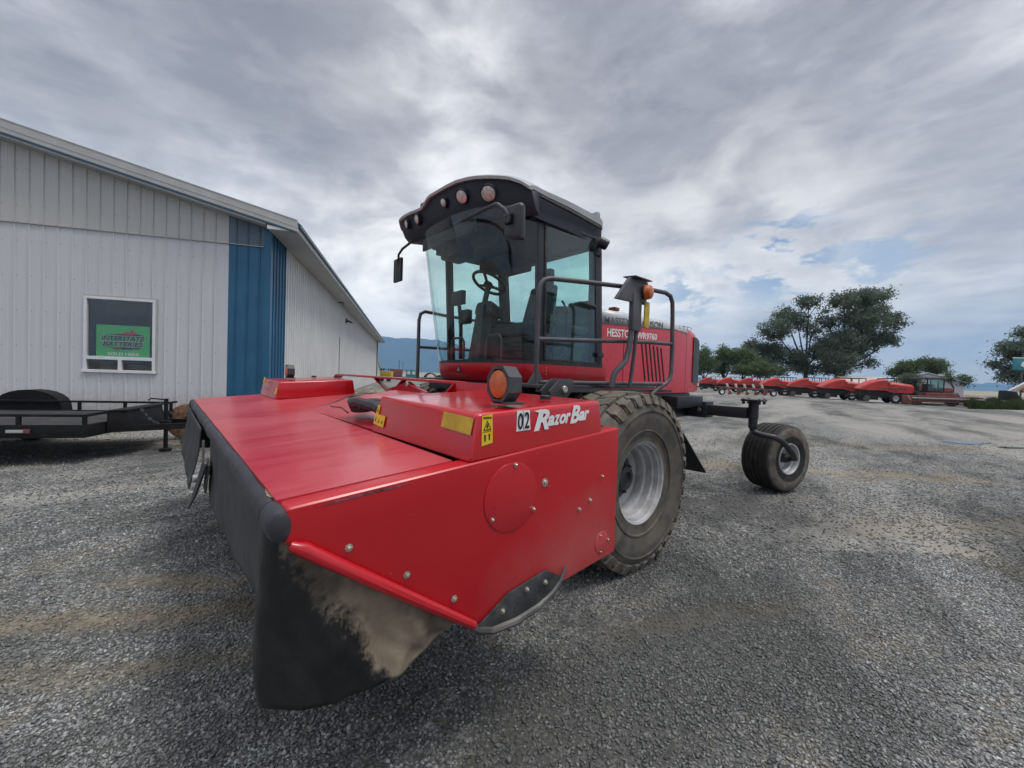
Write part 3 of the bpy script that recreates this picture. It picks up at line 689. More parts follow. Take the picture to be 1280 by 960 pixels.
w2 = copy_tree(wheel, W); w2.rotation_euler.z = math.pi

def caster_wheel():
    c0 = V((6.86, 1.875, .505)); ang = R(-108); ax = V((math.cos(ang), math.sin(ang), 0))
    t_ = MB(); prof = [(-.19, .22)]
    prof += [(-.205, .27), (-.222, .34), (-.215, .415), (-.185, .462)]
    xs = np.linspace(-.165, .165, 6)
    for x in xs: prof += [(x - .024, .490 - .25 * x * x), (x + .020, .490 - .25 * x * x), (x + .024, .474 - .25 * x * x), (x + .030, .474 - .25 * x * x)] if x < .16 else [(x - .024, .490 - .25 * x * x), (x + .015, .484 - .25 * x * x)]
    prof += [(.20, .455), (.215, .415), (.222, .34), (.205, .27), (.19, .22), (.16, .205), (-.16, .205)]
    t_.lathe(prof, c0, ax, 60, closed=True)
    tyre = t_.build('tyre', M['rubber_dark'], None, smooth=30)
    ab = MB(); ab.lathe([(.196, .462), (.2165, .418), (.2235, .345), (.2165, .318), (.2100, .318), (.218, .345), (.2100, .418), (.190, .455)], c0, ax, 60, closed=True)
    band = ab.build('side_band', M['tread'], None)
    rb = MB(); rb.lathe([(.185, .228), (.205, .225), (.205, .212), (.18, .200), (.14, .198), (.12, .18), (.05, .175), (.03, .15), (.02, .08), (-.10, .18), (-.18, .21), (-.17, .22)], c0, ax, 48)
    rim = rb.build('rim', M['rim'], None)
    h_ = MB(); h_.lathe([(.0, .07), (.15, .065), (.17, .05), (.20, .045), (.20, 0)], c0, ax, 20)
    hub = h_.build('hub', M['black'], None)
    return c0, ax, (tyre, band, rim, hub)
c0, cax, cp = caster_wheel()
caster = reorg(cp, W, W, 'caster_wheel')
# caster post, flange and curved arm
PV = V((6.30, 2.02, 0))
cb = MB(); cb.lathe([(.94, .050), (.96, .058), (1.08, .058), (1.09, .066), (1.33, .066), (1.33, .06)], PV, (0, 0, 1), 28)
cb.box((PV.x - .13, PV.y - .13, 1.325), (PV.x + .13, PV.y + .13, 1.352), .006)
for sx in (-1, 1):
    for sy in (-1, 1): cb.disc((PV.x + sx * .10, PV.y + sy * .10, 1.285), (0, 0, 1), .020, .085, 8)
hubp = c0 + cax * .21
post = cb.build('caster_post', M['black'], W)
roll_ = V((-cax.y, cax.x, 0))
def arm_pt(sr, so_, z): q_ = c0 + roll_ * sr + cax * so_; return V((q_.x, q_.y, z))
if (PV - c0).dot(roll_) > 0: roll_ = -roll_
arm = MB().tube([PV + V((0, 0, 1.0)), PV + V((0, 0, .92)), PV + V((0, -.03, .885)), PV + V((-.005, -.12, .865)), arm_pt(-.46, .27, .845), arm_pt(-.36, .30, .80), arm_pt(-.22, .30, .71), arm_pt(-.08, .295, .60), arm_pt(.0, .27, .53), arm_pt(.015, .20, .505)], [.043, .040, .040, .040, .040, .040, .040, .040, .040, .036], 14).build('caster_arm', M['black'], post)
for ch in (caster, post):
    k_ = copy_tree(ch, W); k_.scale.y = -1
# rear axle
ab = MB(); ab.box((6.22, 2.08, 1.075), (6.38, 4.78, 1.23), .008); ab.box((6.17, 2.62, 1.035), (6.43, 3.05, 1.275), .01); ab.box((6.17, 3.81, 1.035), (6.43, 4.24, 1.275), .01)
axle = ab.build('rear_axle', M['black'], W)
MB().disc((6.17, 2.72, 1.155), (-1, 0, 0), .028, .02, 10).build('axle_pin', M['silver'], axle)

# ------------------------------------------------------------------ chassis
fbm = MB()
fbm.box((2.35, 2.95, 1.02), (6.3, 3.15, 1.38), .01).box((2.35, 3.71, 1.02), (6.3, 3.91, 1.38), .01)
fbm.box((2.75, 2.30, .62), (3.25, 4.56, .95), .03).box((2.7, 2.45, .9), (3.3, 2.9, 1.47), .02).box((2.7, 3.96, .9), (3.3, 4.41, 1.47), .02)
fbm.box((5.1, 2.88, 1.15), (6.2, 3.98, 1.40), .03).box((2.3, 2.75, 1.40), (3.6, 4.11, 1.50), .02)
fbm.bar((2.4, 2.9, 1.1), (1.75, 2.75, .95), .10, .16).bar((2.4, 3.96, 1.1), (1.75, 4.11, .95), .10, .16)
fbm.tube([(2.4, 3.1, 1.30), (1.75, 2.95, 1.25)], .045, 10).tube([(2.4, 3.76, 1.30), (1.75, 3.9, 1.25)], .045, 10)
fbm.box((3.4, 2.5, 1.02), (4.4, 2.95, 1.40), .03)
fbm.box((5.35, 2.66, 1.20), (6.15, 2.90, 1.36), .02)
fbm.build('chassis', M['black'], W)
MB().prism([(4.18, 2.00, 1.02), (4.40, 1.84, .60), (4.40, 2.36, .585), (4.18, 2.30, 1.02)], (.012, 0, .003)).build('mud_flap', M['black_plastic'], W)
MB().prism([(4.16, 4.56, .95), (4.16, 4.78, .95), (4.26, 4.96, .60), (4.26, 4.50, .585)], (.012, 0, .003)).build('mud_flap', M['black_plastic'], W)
# platform over the tyre
pb = MB(); pb.box((2.20, 2.22, 1.485), (3.95, 2.68, 1.515), .006); pb.bar((2.22, 2.25, 1.47), (3.95, 2.05, 1.47), .04, .03)
platform = pb.build('platform', M['grey_dark'], W)
bk = MB()
for y in (2.06, 2.15): bk.prism([(2.20, y, 1.41), (2.36, y, 1.41), (2.44, y, 1.50), (2.42, y, 1.565), (2.28, y, 1.565), (2.16, y, 1.47)], (0, .016, 0), .004)
bk.build('step_bracket', M['grey_dark'], platform); MB().disc((2.32, 2.06, 1.485), (0, -1, 0), .028, .02, 10).build('bracket_bolt', M['silver'], platform)
# guard rails
def rail_near(y):
    rb = MB(); r_ = .021
    A, B = (2.31, 2.36), (3.84, 2.0)
    def P(t_, z): return V((A[0] + (B[0] - A[0]) * t_, A[1] + (B[1] - A[1]) * t_, z))
    top = [P(0, 1.50), P(0, 1.9), P(0, 2.27), P(.008, 2.335), P(.03, 2.375), P(.07, 2.395), P(.3, 2.415), P(.6, 2.435), P(.80, 2.45), P(.93, 2.445), P(.975, 2.42), P(.995, 2.36), P(1.0, 2.25), P(1.01, 1.9), P(1.01, 1.66), P(1.0, 1.595), P(.965, 1.545), P(.90, 1.50), P(.84, 1.43)]
    rb.tube(top, r_, 12)
    rb.tube([P(0, 1.885), P(.3, 1.905), P(.6, 1.93), P(.8, 1.942), P(1.0, 1.945)], r_ * .9, 10)
    rb.tube([P(0.02, 1.53), P(.5, 1.535), P(.93, 1.54)], r_ * .9, 10)
    rb.prism([P(-.06, 1.50), P(.05, 1.50), P(.015, 1.62), P(-.01, 1.62)], (0, -.012, 0))
    return rb.build('guard_rail', M['grey_rail'], W), P
rail, RP = rail_near(2.0)
fr = MB()
fr.tube([(2.36, 4.50, 1.5), (2.36, 4.50, 2.22), (2.38, 4.50, 2.30), (2.44, 4.50, 2.335), (2.75, 4.56, 2.33), (3.7, 4.84, 2.36), (3.82, 4.86, 2.30), (3.84, 4.86, 1.5)], .021, 12)
fr.tube([(2.36, 4.50, 1.89), (3.84, 4.86, 1.93)], .019, 10)
fr.build('guard_rail', M['grey_rail'], W)
MB().box((2.20, 4.18, 1.485), (3.95, 4.64, 1.515), .006).build('platform', M['grey_dark'], W)
# road lamp on its post at the rail
lp = MB()
lp.box((3.17, 2.02, 2.02), (3.31, 2.07, 2.36), .01)
lp.tube([(3.20, 2.05, 2.04), (3.17, 2.05, 1.86), (3.14, 2.06, 1.74), (3.02, 2.09, 1.63), (2.99, 2.10, 1.50)], .026, 10)
lp.tube([(3.28, 2.05, 2.04), (3.27, 2.06, 1.80), (3.25, 2.08, 1.50)], .018, 10)
lamp_post = lp.build('lamp_post', M['grey_rail'], W)
MB().prism([(2.92, 2.03, 2.27), (3.12, 2.03, 2.49), (3.42, 2.03, 2.49), (3.40, 2.03, 2.28)], (0, .035, 0), .008).build('lamp_bracket', M['grey_rail'], lamp_post)
MB().prism([(3.14, 1.99, 2.492), (3.42, 1.99, 2.492), (3.42, 2.12, 2.502), (3.14, 2.12, 2.502)], (0, 0, .01), .002).build('lamp_hood', M['grey_rail'], lamp_post)
MB().lathe([(0, .068), (.02, .068), (.05, .060), (.064, .036), (.068, 0)], (3.345, 2.01, 2.385), (.25, -1, 0), 28).build('lamp_lens', M['amber'], lamp_post)
MB().box((3.335, 2.003, 2.06), (3.415, 2.017, 2.30), .003).build('reflector', M['yellow_dull'], lamp_post)

# ------------------------------------------------------------------ cab
def ctilt(x, y): return 0.0
cab = MB().box((2.62, 2.66, 1.50), (3.62, 4.20, 1.66), .01).build('cab', M['cab_in'], W)
def cpart(name, mb, mat, **k): return mb.build(name, M[mat], cab, **k)
def glass_curve(xA, hw, D, p=2.6, n=24, y_in=0.0):
    """plan of the wrap-round windscreen from the near pillar to the far one"""
    out = []
    for i in range(n + 1):
        a = math.pi * i / n; u = -math.cos(a)
        out.append((xA - D * (max(0, 1 - abs(u) ** p)) ** (1 / p), YC + u * hw))
    return out
NZ_ = 14; secs = []
for j in range(NZ_ + 1):
    t_ = j / NZ_; z = 1.70 + t_ * 1.36
    c_ = glass_curve(2.64 - .06 * t_, .775 + .02 * t_, .33 + .23 * t_ ** .8, 2.6)
    secs.append([(x, y, z) for x, y in c_])
ws = MB(); ws.loft(secs, closed=False, cap=False)
cpart('windscreen', ws, 'cab_glass', smooth=60)
# red lower body
secs = []
for z, xA, hw, D in ((1.495, 2.66, .745, .26), (1.53, 2.655, .775, .31), (1.62, 2.65, .787, .345), (1.690, 2.648, .787, .345)):
    c_ = glass_curve(xA, hw, D)
    secs.append([(x, y, z) for x, y in c_] + [(3.66, YC + hw, z), (3.66, YC - hw, z)])
cpart('cab_skirt', MB().loft(secs), 'red')
c_ = glass_curve(2.648, .785, .34)
cpart('sill_seal', MB().loft([[(x, y, z) for x, y in c_] + [(3.6, YC + .78, z), (3.6, YC - .78, z)] for z in (1.691, 1.722)]), 'black')
# badge: three joined triangles in a round shield
bx, by, bz = 2.303, 3.50, 1.628
cpart('badge', MB().lathe([(0, .036), (.003, .036), (.003, .030), (.001, .030), (.001, 0)], (bx, by, bz), (-1, 0, 0), 24), 'black')
tb_ = MB()
for dy, dz in ((0, .010), (-.013, -.010), (.013, -.010)):
    tb_.prism([(bx - .002, by + dy - .011, bz + dz - .009), (bx - .002, by + dy + .011, bz + dz - .009), (bx - .002, by + dy, bz + dz + .011)], (-.002, 0, 0))
cpart('badge_emblem', tb_, 'silver', smooth=0)
for k in range(3): cpart('rivet', MB().disc((2.72, 2.6435, 1.60 + .03 * k), (0, -1, 0), .006, .004, 8), 'silver')
# pillars
for s_ in (-1, 1):
    pm = MB()
    y0, y1 = YC + s_ * .765, YC + s_ * .79
    pm.hexa([V((2.60, y0 - s_ * .03, 1.70)), V((2.69, y0 - s_ * .03, 1.70)), V((2.69, y0 + s_ * .012, 1.70)), V((2.60, y0 + s_ * .012, 1.70)),
             V((2.535, y1 - s_ * .03, 3.06)), V((2.625, y1 - s_ * .03, 3.06)), V((2.625, y1 + s_ * .012, 3.06)), V((2.535, y1 + s_ * .012, 3.06))], .008)
    cpart('pillar', pm, 'black_plastic'); pm = MB()
    pm.hexa([V((3.47, y0 - s_ * .06, 1.70)), V((3.60, y0 - s_ * .06, 1.70)), V((3.60, y0 + s_ * .014, 1.70)), V((3.47, y0 + s_ * .014, 1.70)),
             V((3.34, y1 - s_ * .06, 3.06)), V((3.48, y1 - s_ * .06, 3.06)), V((3.48, y1 + s_ * .012, 3.06)), V((3.34, y1 + s_ * .012, 3.06))], .01)
    cpart('pillar', pm, 'black_plastic')
# side doors (near one with its handle and seal)
def door(s_):
    y0, y1 = YC + s_ * .772, YC + s_ * .797
    mb = MB(); mb.hexa([V((2.69, y0, 1.72)), V((3.49, y0, 1.72)), V((3.49, y0 + s_ * .005, 1.72)), V((2.69, y0 + s_ * .005, 1.72)),
                        V((2.62, y1, 3.04)), V((3.36, y1, 3.04)), V((3.36, y1 + s_ * .005, 3.04)), V((2.62, y1 + s_ * .005, 3.04))])
    d = cpart('door', mb, 'cab_glass')
    y2 = y0 + s_ * .008
    fm = MB(); pts = [(2.70, y0 + s_ * .006, 1.735), (3.50, y0 + s_ * .006, 1.735), (3.37, y1 + s_ * .006, 3.03), (2.63, y1 + s_ * .006, 3.03)]
    for i in range(4): fm.bar(pts[i], pts[(i + 1) % 4], .026, .012, (0, 1, 0), .003)
    fm.build('door_frame', M['black'], cab)
    hm_ = MB(); hm_.tube([(3.14, YC + s_ * .80, 2.33), (3.16, YC + s_ * .835, 2.325), (3.36, YC + s_ * .835, 2.315), (3.38, YC + s_ * .80, 2.31)], .018, 8)
    hm_.build('door_handle', M['black'], cab)
    for z in (1.80, 2.86): MB().box((3.47 - .1 * (z > 2), YC + s_ * .80 - .016, z), (3.57 - .1 * (z > 2), YC + s_ * .80 + .016, z + .05), .006).build('door_hinge', M['black'], cab)
    return d
door(-1); door(1)
cpart('door_net', MB().prism([(2.90, 2.70, 1.97), (3.12, 2.70, 1.98), (3.12, 2.70, 2.22), (2.90, 2.70, 2.21)], (0, .012, 0), .003), 'black')
cpart('grab_handle', MB().tube([(3.00, 2.70, 1.80), (3.05, 2.69, 2.10), (3.04, 2.69, 2.25), (2.96, 2.69, 2.33)], .011, 8), 'black')
# back wall and rear pane
bm_ = MB(); bm_.box((3.56, 2.70, 1.66), (3.61, 4.16, 2.26), .01).box((3.40, 2.68, 2.96), (3.50, 4.18, 3.06), .01)
cpart('back_wall', bm_, 'cab_in')
cpart('rear_window', MB().hexa([V(p) for p in ((3.56, 2.72, 2.26), (3.565, 2.72, 2.26), (3.565, 4.14, 2.26), (3.56, 4.14, 2.26), (3.44, 2.70, 2.97), (3.445, 2.70, 2.97), (3.445, 4.16, 2.97), (3.44, 4.16, 2.97))]), 'cab_glass')
# interior
st = MB()
st.box((2.88, 3.19, 2.02), (3.36, 3.67, 2.16), .05, 3)
st.hexa([V(p) for p in ((3.26, 3.19, 2.10), (3.40, 3.19, 2.10), (3.40, 3.67, 2.10), (3.26, 3.67, 2.10), (3.40, 3.23, 2.66), (3.50, 3.23, 2.66), (3.50, 3.63, 2.66), (3.40, 3.63, 2.66))], .05, 3)
st.box((3.40, 3.30, 2.66), (3.50, 3.56, 2.86), .04, 3)
seat = cpart('seat', st, 'seat')
sp_ = MB(); sp_.box((2.95, 3.25, 1.66), (3.30, 3.61, 2.02), .03).box((2.95, 3.02, 2.16), (3.30, 3.12, 2.24), .03).box((2.90, 3.74, 2.14), (3.40, 3.98, 2.24), .03).box((3.0, 3.72, 1.66), (3.45, 4.0, 2.14), .03)
for k in range(6): sp_.box((2.94 - .005 * (k % 2), 3.23, 1.72 + .045 * k), (3.31, 3.63, 1.74 + .045 * k), .008)
cpart('seat_base', sp_, 'cab_in')
s2 = MB(); s2.box((3.18, 2.72, 2.02), (3.44, 3.04, 2.12), .04, 3); s2.hexa([V(p) for p in ((3.40, 2.73, 2.06), (3.50, 2.73, 2.06), (3.50, 3.06, 2.06), (3.40, 3.06, 2.06), (3.44, 2.75, 2.42), (3.53, 2.75, 2.42), (3.53, 3.05, 2.42), (3.44, 3.05, 2.42))], .04, 3); s2.box((3.2, 2.74, 1.66), (3.48, 3.02, 2.02), .02)
cpart('passenger_seat', s2, 'seat')
cm = MB()
cm.hexa([V(p) for p in ((2.42, 3.33, 1.70), (2.60, 3.33, 1.70), (2.60, 3.53, 1.70), (2.42, 3.53, 1.70), (2.50, 3.37, 2.32), (2.61, 3.37, 2.32), (2.61, 3.49, 2.32), (2.50, 3.49, 2.32))], .03)
cm.hexa([V(p) for p in ((2.52, 3.28, 2.22), (2.70, 3.28, 2.16), (2.70, 3.58, 2.16), (2.52, 3.58, 2.22), (2.54, 3.30, 2.36), (2.68, 3.30, 2.30), (2.68, 3.56, 2.30), (2.54, 3.56, 2.36))], .04)
cm.tube([(2.55, 3.43, 2.30), (2.60, 3.43, 2.52)], .03, 10)
for y in (3.30, 3.56): cm.box((2.45, y - .05, 1.70), (2.60, y + .05, 1.74), .01)
col_ = cpart('steering_column', cm, 'cab_in')
sw = MB(); sc_, sa = V((2.61, 3.43, 2.555)), V((.55, 0, 1)).normalized()
def ring(c, axis, r_, rr, n=32):
    axis = V(axis).normalized(); a = axis.cross(V((0, 1, 0))).normalized(); b = axis.cross(a); secs = []
    for i in range(n):
        t_ = 2 * math.pi * i / n; d = a * math.cos(t_) + b * math.sin(t_)
        secs.append([c + d * (r_ + rr * math.cos(k * math.pi / 4)) + axis * rr * math.sin(k * math.pi / 4) for k in range(8)])
    secs.append(secs[0]); return secs
sw.loft(ring(sc_, sa, .185, .017), cap=False)
aa = sa.cross(V((0, 1, 0))).normalized(); bb_ = sa.cross(aa)
for k in range(3):
    t_ = R(30 + 120 * k); sw.tube([sc_ - sa * .03, sc_ + (aa * math.cos(t_) + bb_ * math.sin(t_)) * .183], .016, 8)
sw.disc(sc_ - sa * .05, sa, .05, .05, 16)
cpart('steering_wheel', sw, 'black_plastic')
mo = MB(); mo.box((2.50, 3.78, 2.36), (2.56, 4.00, 2.52), .015, mat=None).tube([(2.55, 3.90, 2.36), (2.58, 3.90, 2.10), (2.62, 3.95, 1.75)], .022, 8).box((2.52, 3.70, 2.14), (2.60, 3.86, 2.30), .02).tube([(2.56, 3.78, 2.20), (2.6, 3.9, 2.16)], .016, 8)
cpart('monitor', mo, 'black_plastic')
rk = MB()
for y0_ in (2.98, 3.62): rk.tube([(2.44, y0_, 1.72), (2.44, y0_, 1.92), (2.44, y0_ + .04, 1.97), (2.44, y0_ + .20, 1.97), (2.44, y0_ + .24, 1.92), (2.44, y0_ + .24, 1.72)], .013, 8)
cpart('foot_guard', rk, 'grey_dark')
# headliner with the sun blind folded at the front
hl = MB(); hl.box((2.30, 2.72, 2.99), (3.42, 4.14, 3.05), .02); hl.box((2.95, 3.6, 2.86), (3.4, 4.1, 2.99), .03)
cpart('headliner', hl, 'headliner')
bl = MB()
for i in range(9): bl.tube([(2.10 + .01 * (i % 2), 3.0 + .0 * i, 2.98 - .012 * i), (2.10, 3.95, 2.99 - .012 * i)], .012, 6)
cpart('sun_blind', bl, 'headliner')
cn = MB(); cn.box((2.25, 3.55, 2.80), (2.50, 3.85, 2.99), .03).box((2.3, 3.1, 2.86), (2.45, 3.35, 2.99), .02)
cpart('overhead_console', cn, 'cab_in')
cpart('interior_mirror', MB().box((2.20, 3.42, 2.80), (2.215, 3.62, 2.88), .01), 'black_plastic')

# ------------------------------------------------------------------ roof
def roof_side(x):                       # half width of the roof
    return .84 + .05 * min(1, max(0, (2.6 - x) / .6)) - .07 * max(0, (x - 2.9) / .8)
def yz(x, zlo, zhi, inset=0.0, crown=0.0):
    hw = roof_side(x) - inset; o = []
    n = 12
    for i in range(n + 1):
        y = YC - hw + 2 * hw * i / n; o.append((x, y, zhi(x, y) + crown * (1 - ((y - YC) / hw) ** 2)))
    for i in range(n + 1):
        y = YC + hw - 2 * hw * i / n; o.append((x, y, zlo(x, y)))
    return o
zb = lambda x, y: 2.985
zm = lambda x, y: 3.195 - .01 * (x - 2.4)
zt = lambda x, y: 3.255 + .02 * (x - 2.4)
xs = np.linspace(2.44, 3.50, 12)
sd = MB(); sd.loft([yz(x, zb, zm, .012) for x in xs] + [yz(3.54, lambda x, y: zb(x, y) + .05, lambda x, y: zm(x, y) - .02, .05)])
roof = sd.build('roof', M['visor'], W)
cp_ = MB(); secs = []
for x in list(np.linspace(2.40, 3.46, 12)) + [3.53, 3.56]:
    e = 0 if x < 3.5 else (.02 if x < 3.55 else .06); f_ = 0 if x < 3.5 else (.01 if x < 3.55 else .035)
    secs.append(yz(x, lambda a, b: zm(a, b) + .001, lambda a, b: zt(a, b) - f_, e, .025))
cp_.loft(secs); bmesh.ops.bevel(cp_.bm, geom=[e for e in cp_.bm.edges if e.is_manifold and e.calc_face_angle(0) > .9], offset=.012, segments=2, affect='EDGES', clamp_overlap=True)
MB.build(cp_, 'roof_cap', M['roof_cap'], roof)
MB().tube([(2.45, 2.555, zm(2.3, 2.55) - .035), (2.9, 2.575, zm(2.9, 2.58) - .035), (3.46, 2.625, zm(3.46, 2.62) - .035)], .012, 8).build('roof_gutter', M['black'], roof)
# front visor: sections along the width
YS = [2.545, 2.555, 2.575, 2.60, 2.64, 2.69, 2.76, 2.85, 2.95, 3.05, 3.18, 3.32, 3.50, 3.66, 3.72, 3.78, 3.84, 3.98, 4.12, 4.26, 4.40, 4.52, 4.60, 4.63]
def vx(y): return 2.015 + .34 * max(0.0, (3.32 - y) / .77) ** 2.1 + .06 * max(0.0, (y - 3.5) / 1.0) ** 2 + .10 * max(0.0, (y - 4.38) / .25) ** 3
def vtop(y): return np.interp(y, [2.54, 2.60, 2.68, 2.80, 3.0, 3.2, 3.66, 3.72, 3.82, 3.86, 4.2, 4.52, 4.63], [3.185, 3.235, 3.275, 3.300, 3.328, 3.342, 3.355, 3.340, 3.285, 3.283, 3.335, 3.355, 3.30])
def vbot(y): return np.interp(y, [2.54, 2.7, 2.9, 3.4, 3.8, 4.3, 4.63], [2.99, 2.99, 3.005, 3.03, 3.04, 3.075, 3.17])
def vsec(y, grow=0.0, top_only=False):
    x, t_, b = vx(y), vtop(y), vbot(y)
    if top_only:
        return [(x - .022, y, t_ - .014), (x - .026, y, t_ + .012), (x + .005, y, t_ + .030), (x + .06, y, t_ + .036), (max(x + .10, 2.50), y, t_ + .034), (max(x + .10, 2.50), y, t_ + .001), (x + .02, y, t_ - .012)]
    return [(x + .105, y, b), (x + .06, y, b + .04), (x + .028, y, (b + t_) / 2), (x + .004, y, t_ - .012), (x + .025, y, t_), (max(x + .06, 2.46), y, t_ - .004), (max(x + .06, 2.46), y, b + .02), (x + .108, y, b - .004)]
MB().loft([vsec(y) for y in YS]).build('visor', M['visor'], roof, smooth=50)
MB().loft([vsec(y, 0, True) for y in YS]).build('visor_cap', M['roof_cap'], roof, smooth=40)
MB().box((2.05, 3.80, 3.30), (2.20, 3.96, 3.385), .012).build('visor_intake', M['grey_dark'], roof)
for y, z, r_, la in ((2.85, 3.166, .070, (-.66, -.50, -.58)), (3.12, 3.190, .062, (-.80, -.28, -.55)), (3.40, 3.215, .042, (-.92, -.1, -.45)), (3.95, 3.205, .050, (-1, .04, -.35)), (4.24, 3.235, .046, (-1, .12, -.3))):
    k_ = (z - vbot(y)) / (vtop(y) - vbot(y)); x = vx(y) + .085 * (1 - k_) ** 1.3 - .040
    MB().lathe([(-.03, r_ + .007), (.006, r_ + .007), (.008, r_), (.003, r_ - .006), (-.01, r_ - .006)], (x, y, z), la, 28).build('lamp_bezel', M['black_plastic'], roof)
    MB().lathe([(-.002, r_ - .003), (.005, (r_ - .003) * .8), (.010, (r_ - .003) * .45), (.012, 0)], (x, y, z), la, 28).build('work_lamp', M['lamp'], roof)
MB().disc((3.40, 2.60, 3.00), (.5, -.5, -.35), .055, .10, 18).build('rear_lamp', M['black_plastic'], roof)
MB().box((3.47, 2.70, 3.27), (3.53, 2.78, 3.36), .008).build('roof_bracket', M['roof_cap'], roof)
# mirrors
mm = MB(); mm.hexa([V(p) for p in ((1.86, 2.105, 2.53), (1.93, 2.115, 2.53), (1.97, 2.345, 2.60), (1.90, 2.345, 2.60), (1.86, 2.115, 2.80), (1.93, 2.125, 2.80), (1.97, 2.345, 2.84), (1.90, 2.345, 2.84))], .035, 3)
nm = mm.build('side_mirror', M['black_plastic'], W)
MB().tube([(2.10, 3.35, 3.02), (2.02, 2.98, 2.965), (1.93, 2.58, 2.905), (1.91, 2.47, 2.89), (1.90, 2.42, 2.875), (1.89, 2.31, 2.795), (1.885, 2.26, 2.74)], .016, 10).build('mirror_arm', M['black_plastic'], nm)
mk = MB(); mk.box((1.855, 2.215, 2.675), (1.885, 2.285, 2.745), .006)
for y in (2.228, 2.272):
    for z in (2.688, 2.732): mk.disc((1.858, y, z), (-1, 0, 0), .008, .010, 6)
mk.build('mirror_clamp', M['black'], nm)
fmr = MB(); fmr.box((2.10, 4.50, 2.66), (2.135, 4.70, 2.94), .015, 3)
fm_ = fmr.build('side_mirror', M['black_plastic'], W)
MB().tube([(2.10, 4.20, 3.06), (2.08, 4.42, 3.01), (2.09, 4.54, 2.97), (2.11, 4.58, 2.84)], .014, 8).build('mirror_arm', M['black_plastic'], fm_)
# brown pre-cleaner stack behind the cab
MB().tube([(3.66, 2.86, 2.35), (3.66, 2.86, 2.98)], [.055, .050], 14).build('air_intake', M['rust'], W)

# ------------------------------------------------------------------ engine hood
HB, HT = 1.40, 2.415
def hsec(x, half, top, bot, r_, crown=.06):
    o = []; n = 6
    pts = [(-half, bot)]
    for i in range(n + 1):
        a = math.pi - (math.pi / 2) * i / n; pts.append((-half + r_ + r_ * math.cos(a), top - r_ + r_ * math.sin(a)))
    pts.append((0, top + crown))
    for i in range(n + 1):
        a = math.pi / 2 - (math.pi / 2) * i / n; pts.append((half - r_ + r_ * math.cos(a), top - r_ + r_ * math.sin(a)))
    pts.append((half, bot))
    return [(x, YC + a, b) for a, b in pts]
hd = MB()
hd.loft([hsec(3.66, .585, HT - .02, HB + .02, .10), hsec(4.4, .585, HT, HB, .10), hsec(5.5, .585, HT + .015, HB, .11), hsec(6.0, .575, HT + .01, HB + .005, .14), hsec(6.32, .55, HT - .02, HB + .01, .18), hsec(6.50, .515, HT - .06, HB + .03, .22), hsec(6.58, .47, HT - .14, HB + .06, .26)])
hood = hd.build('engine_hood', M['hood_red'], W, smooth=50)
hy = YC - .585
def hside(pts, name, mat, th=.003, parent=hood, off=0.0): return MB().prism([(x, hy - off, z) for x, z in pts], (0, -th, 0), 0).build(name, M[mat], parent)
hside([(3.68, 2.205), (5.50, 2.31), (5.50, 2.325), (5.50, 2.325), (3.68, 2.325)], 'hood_band', 'hood_grey')
# the band follows the rounded shoulder up to the crown
bd = MB(); secs = []
for x, half, top, r_ in ((3.68, .585, HT - .02, .10), (4.4, .585, HT, .10), (5.5, .585, HT + .015, .11), (5.96, .5765, HT + .0105, .137)):
    sgn = []
    zlow = np.interp(x, [3.68, 5.5, 5.8], [2.205, 2.305, 2.31])
    hh, rr_, tp = half + .0035, r_ + .0035, top + .0035
    prof = [(-hh, zlow)]
    for i in range(7):
        a = math.pi - (math.pi / 2) * i / 6; prof.append((-hh + rr_ + rr_ * math.cos(a), tp - rr_ + rr_ * math.sin(a)))
    secs.append([(x, YC + a, b) for a, b in prof])
bd.loft(secs, closed=False, cap=False)
bpy.data.objects.remove(bpy.data.objects['hood_band'], do_unlink=True)
band = bd.build('hood_band', M['hood_grey'], hood, smooth=50, solid=.003)
sl = (HT + .0) * 0 + .055
text('maker_lettering', 'MASSEY FERGUSON', (3.86, hy - .0058, 2.222), (1, 0, .055), NZ, 1.34, .082, M['text_grey'], hood, 0, .012, .002)
text('model_lettering', 'HESSTON', (3.93, hy - .0005, 2.075), (1, 0, .040), NZ, .56, .098, M['white_ink'], hood, 0, .02, .002)
text('model_lettering', 'WR9760', (4.56, hy - .0005, 2.10), (1, 0, .040), NZ, .50, .088, M['white_ink'], hood, 0, .02, .002)
for i in range(4):
    x = 5.70 + .13 * i; MB().tube([(x, hy - .006 + .012 * i, 2.335), (x + .05, hy + .03, 2.392), (x + .09, hy + .12, 2.428)], .004, 6).build('band_stripe', M['text_grey'], band)
# side grille of slanting slots
for i in range(6):
    x = 4.66 + .10 * i
    MB().prism([(x + .13, hy - .002, 1.56), (x + .155, hy - .002, 1.56), (x + .03, hy - .002, 2.075 - .01 * i), (x + .005, hy - .002, 2.075 - .01 * i)], (0, -.004, 0)).build('hood_slot', M['dark_frame'], hood)
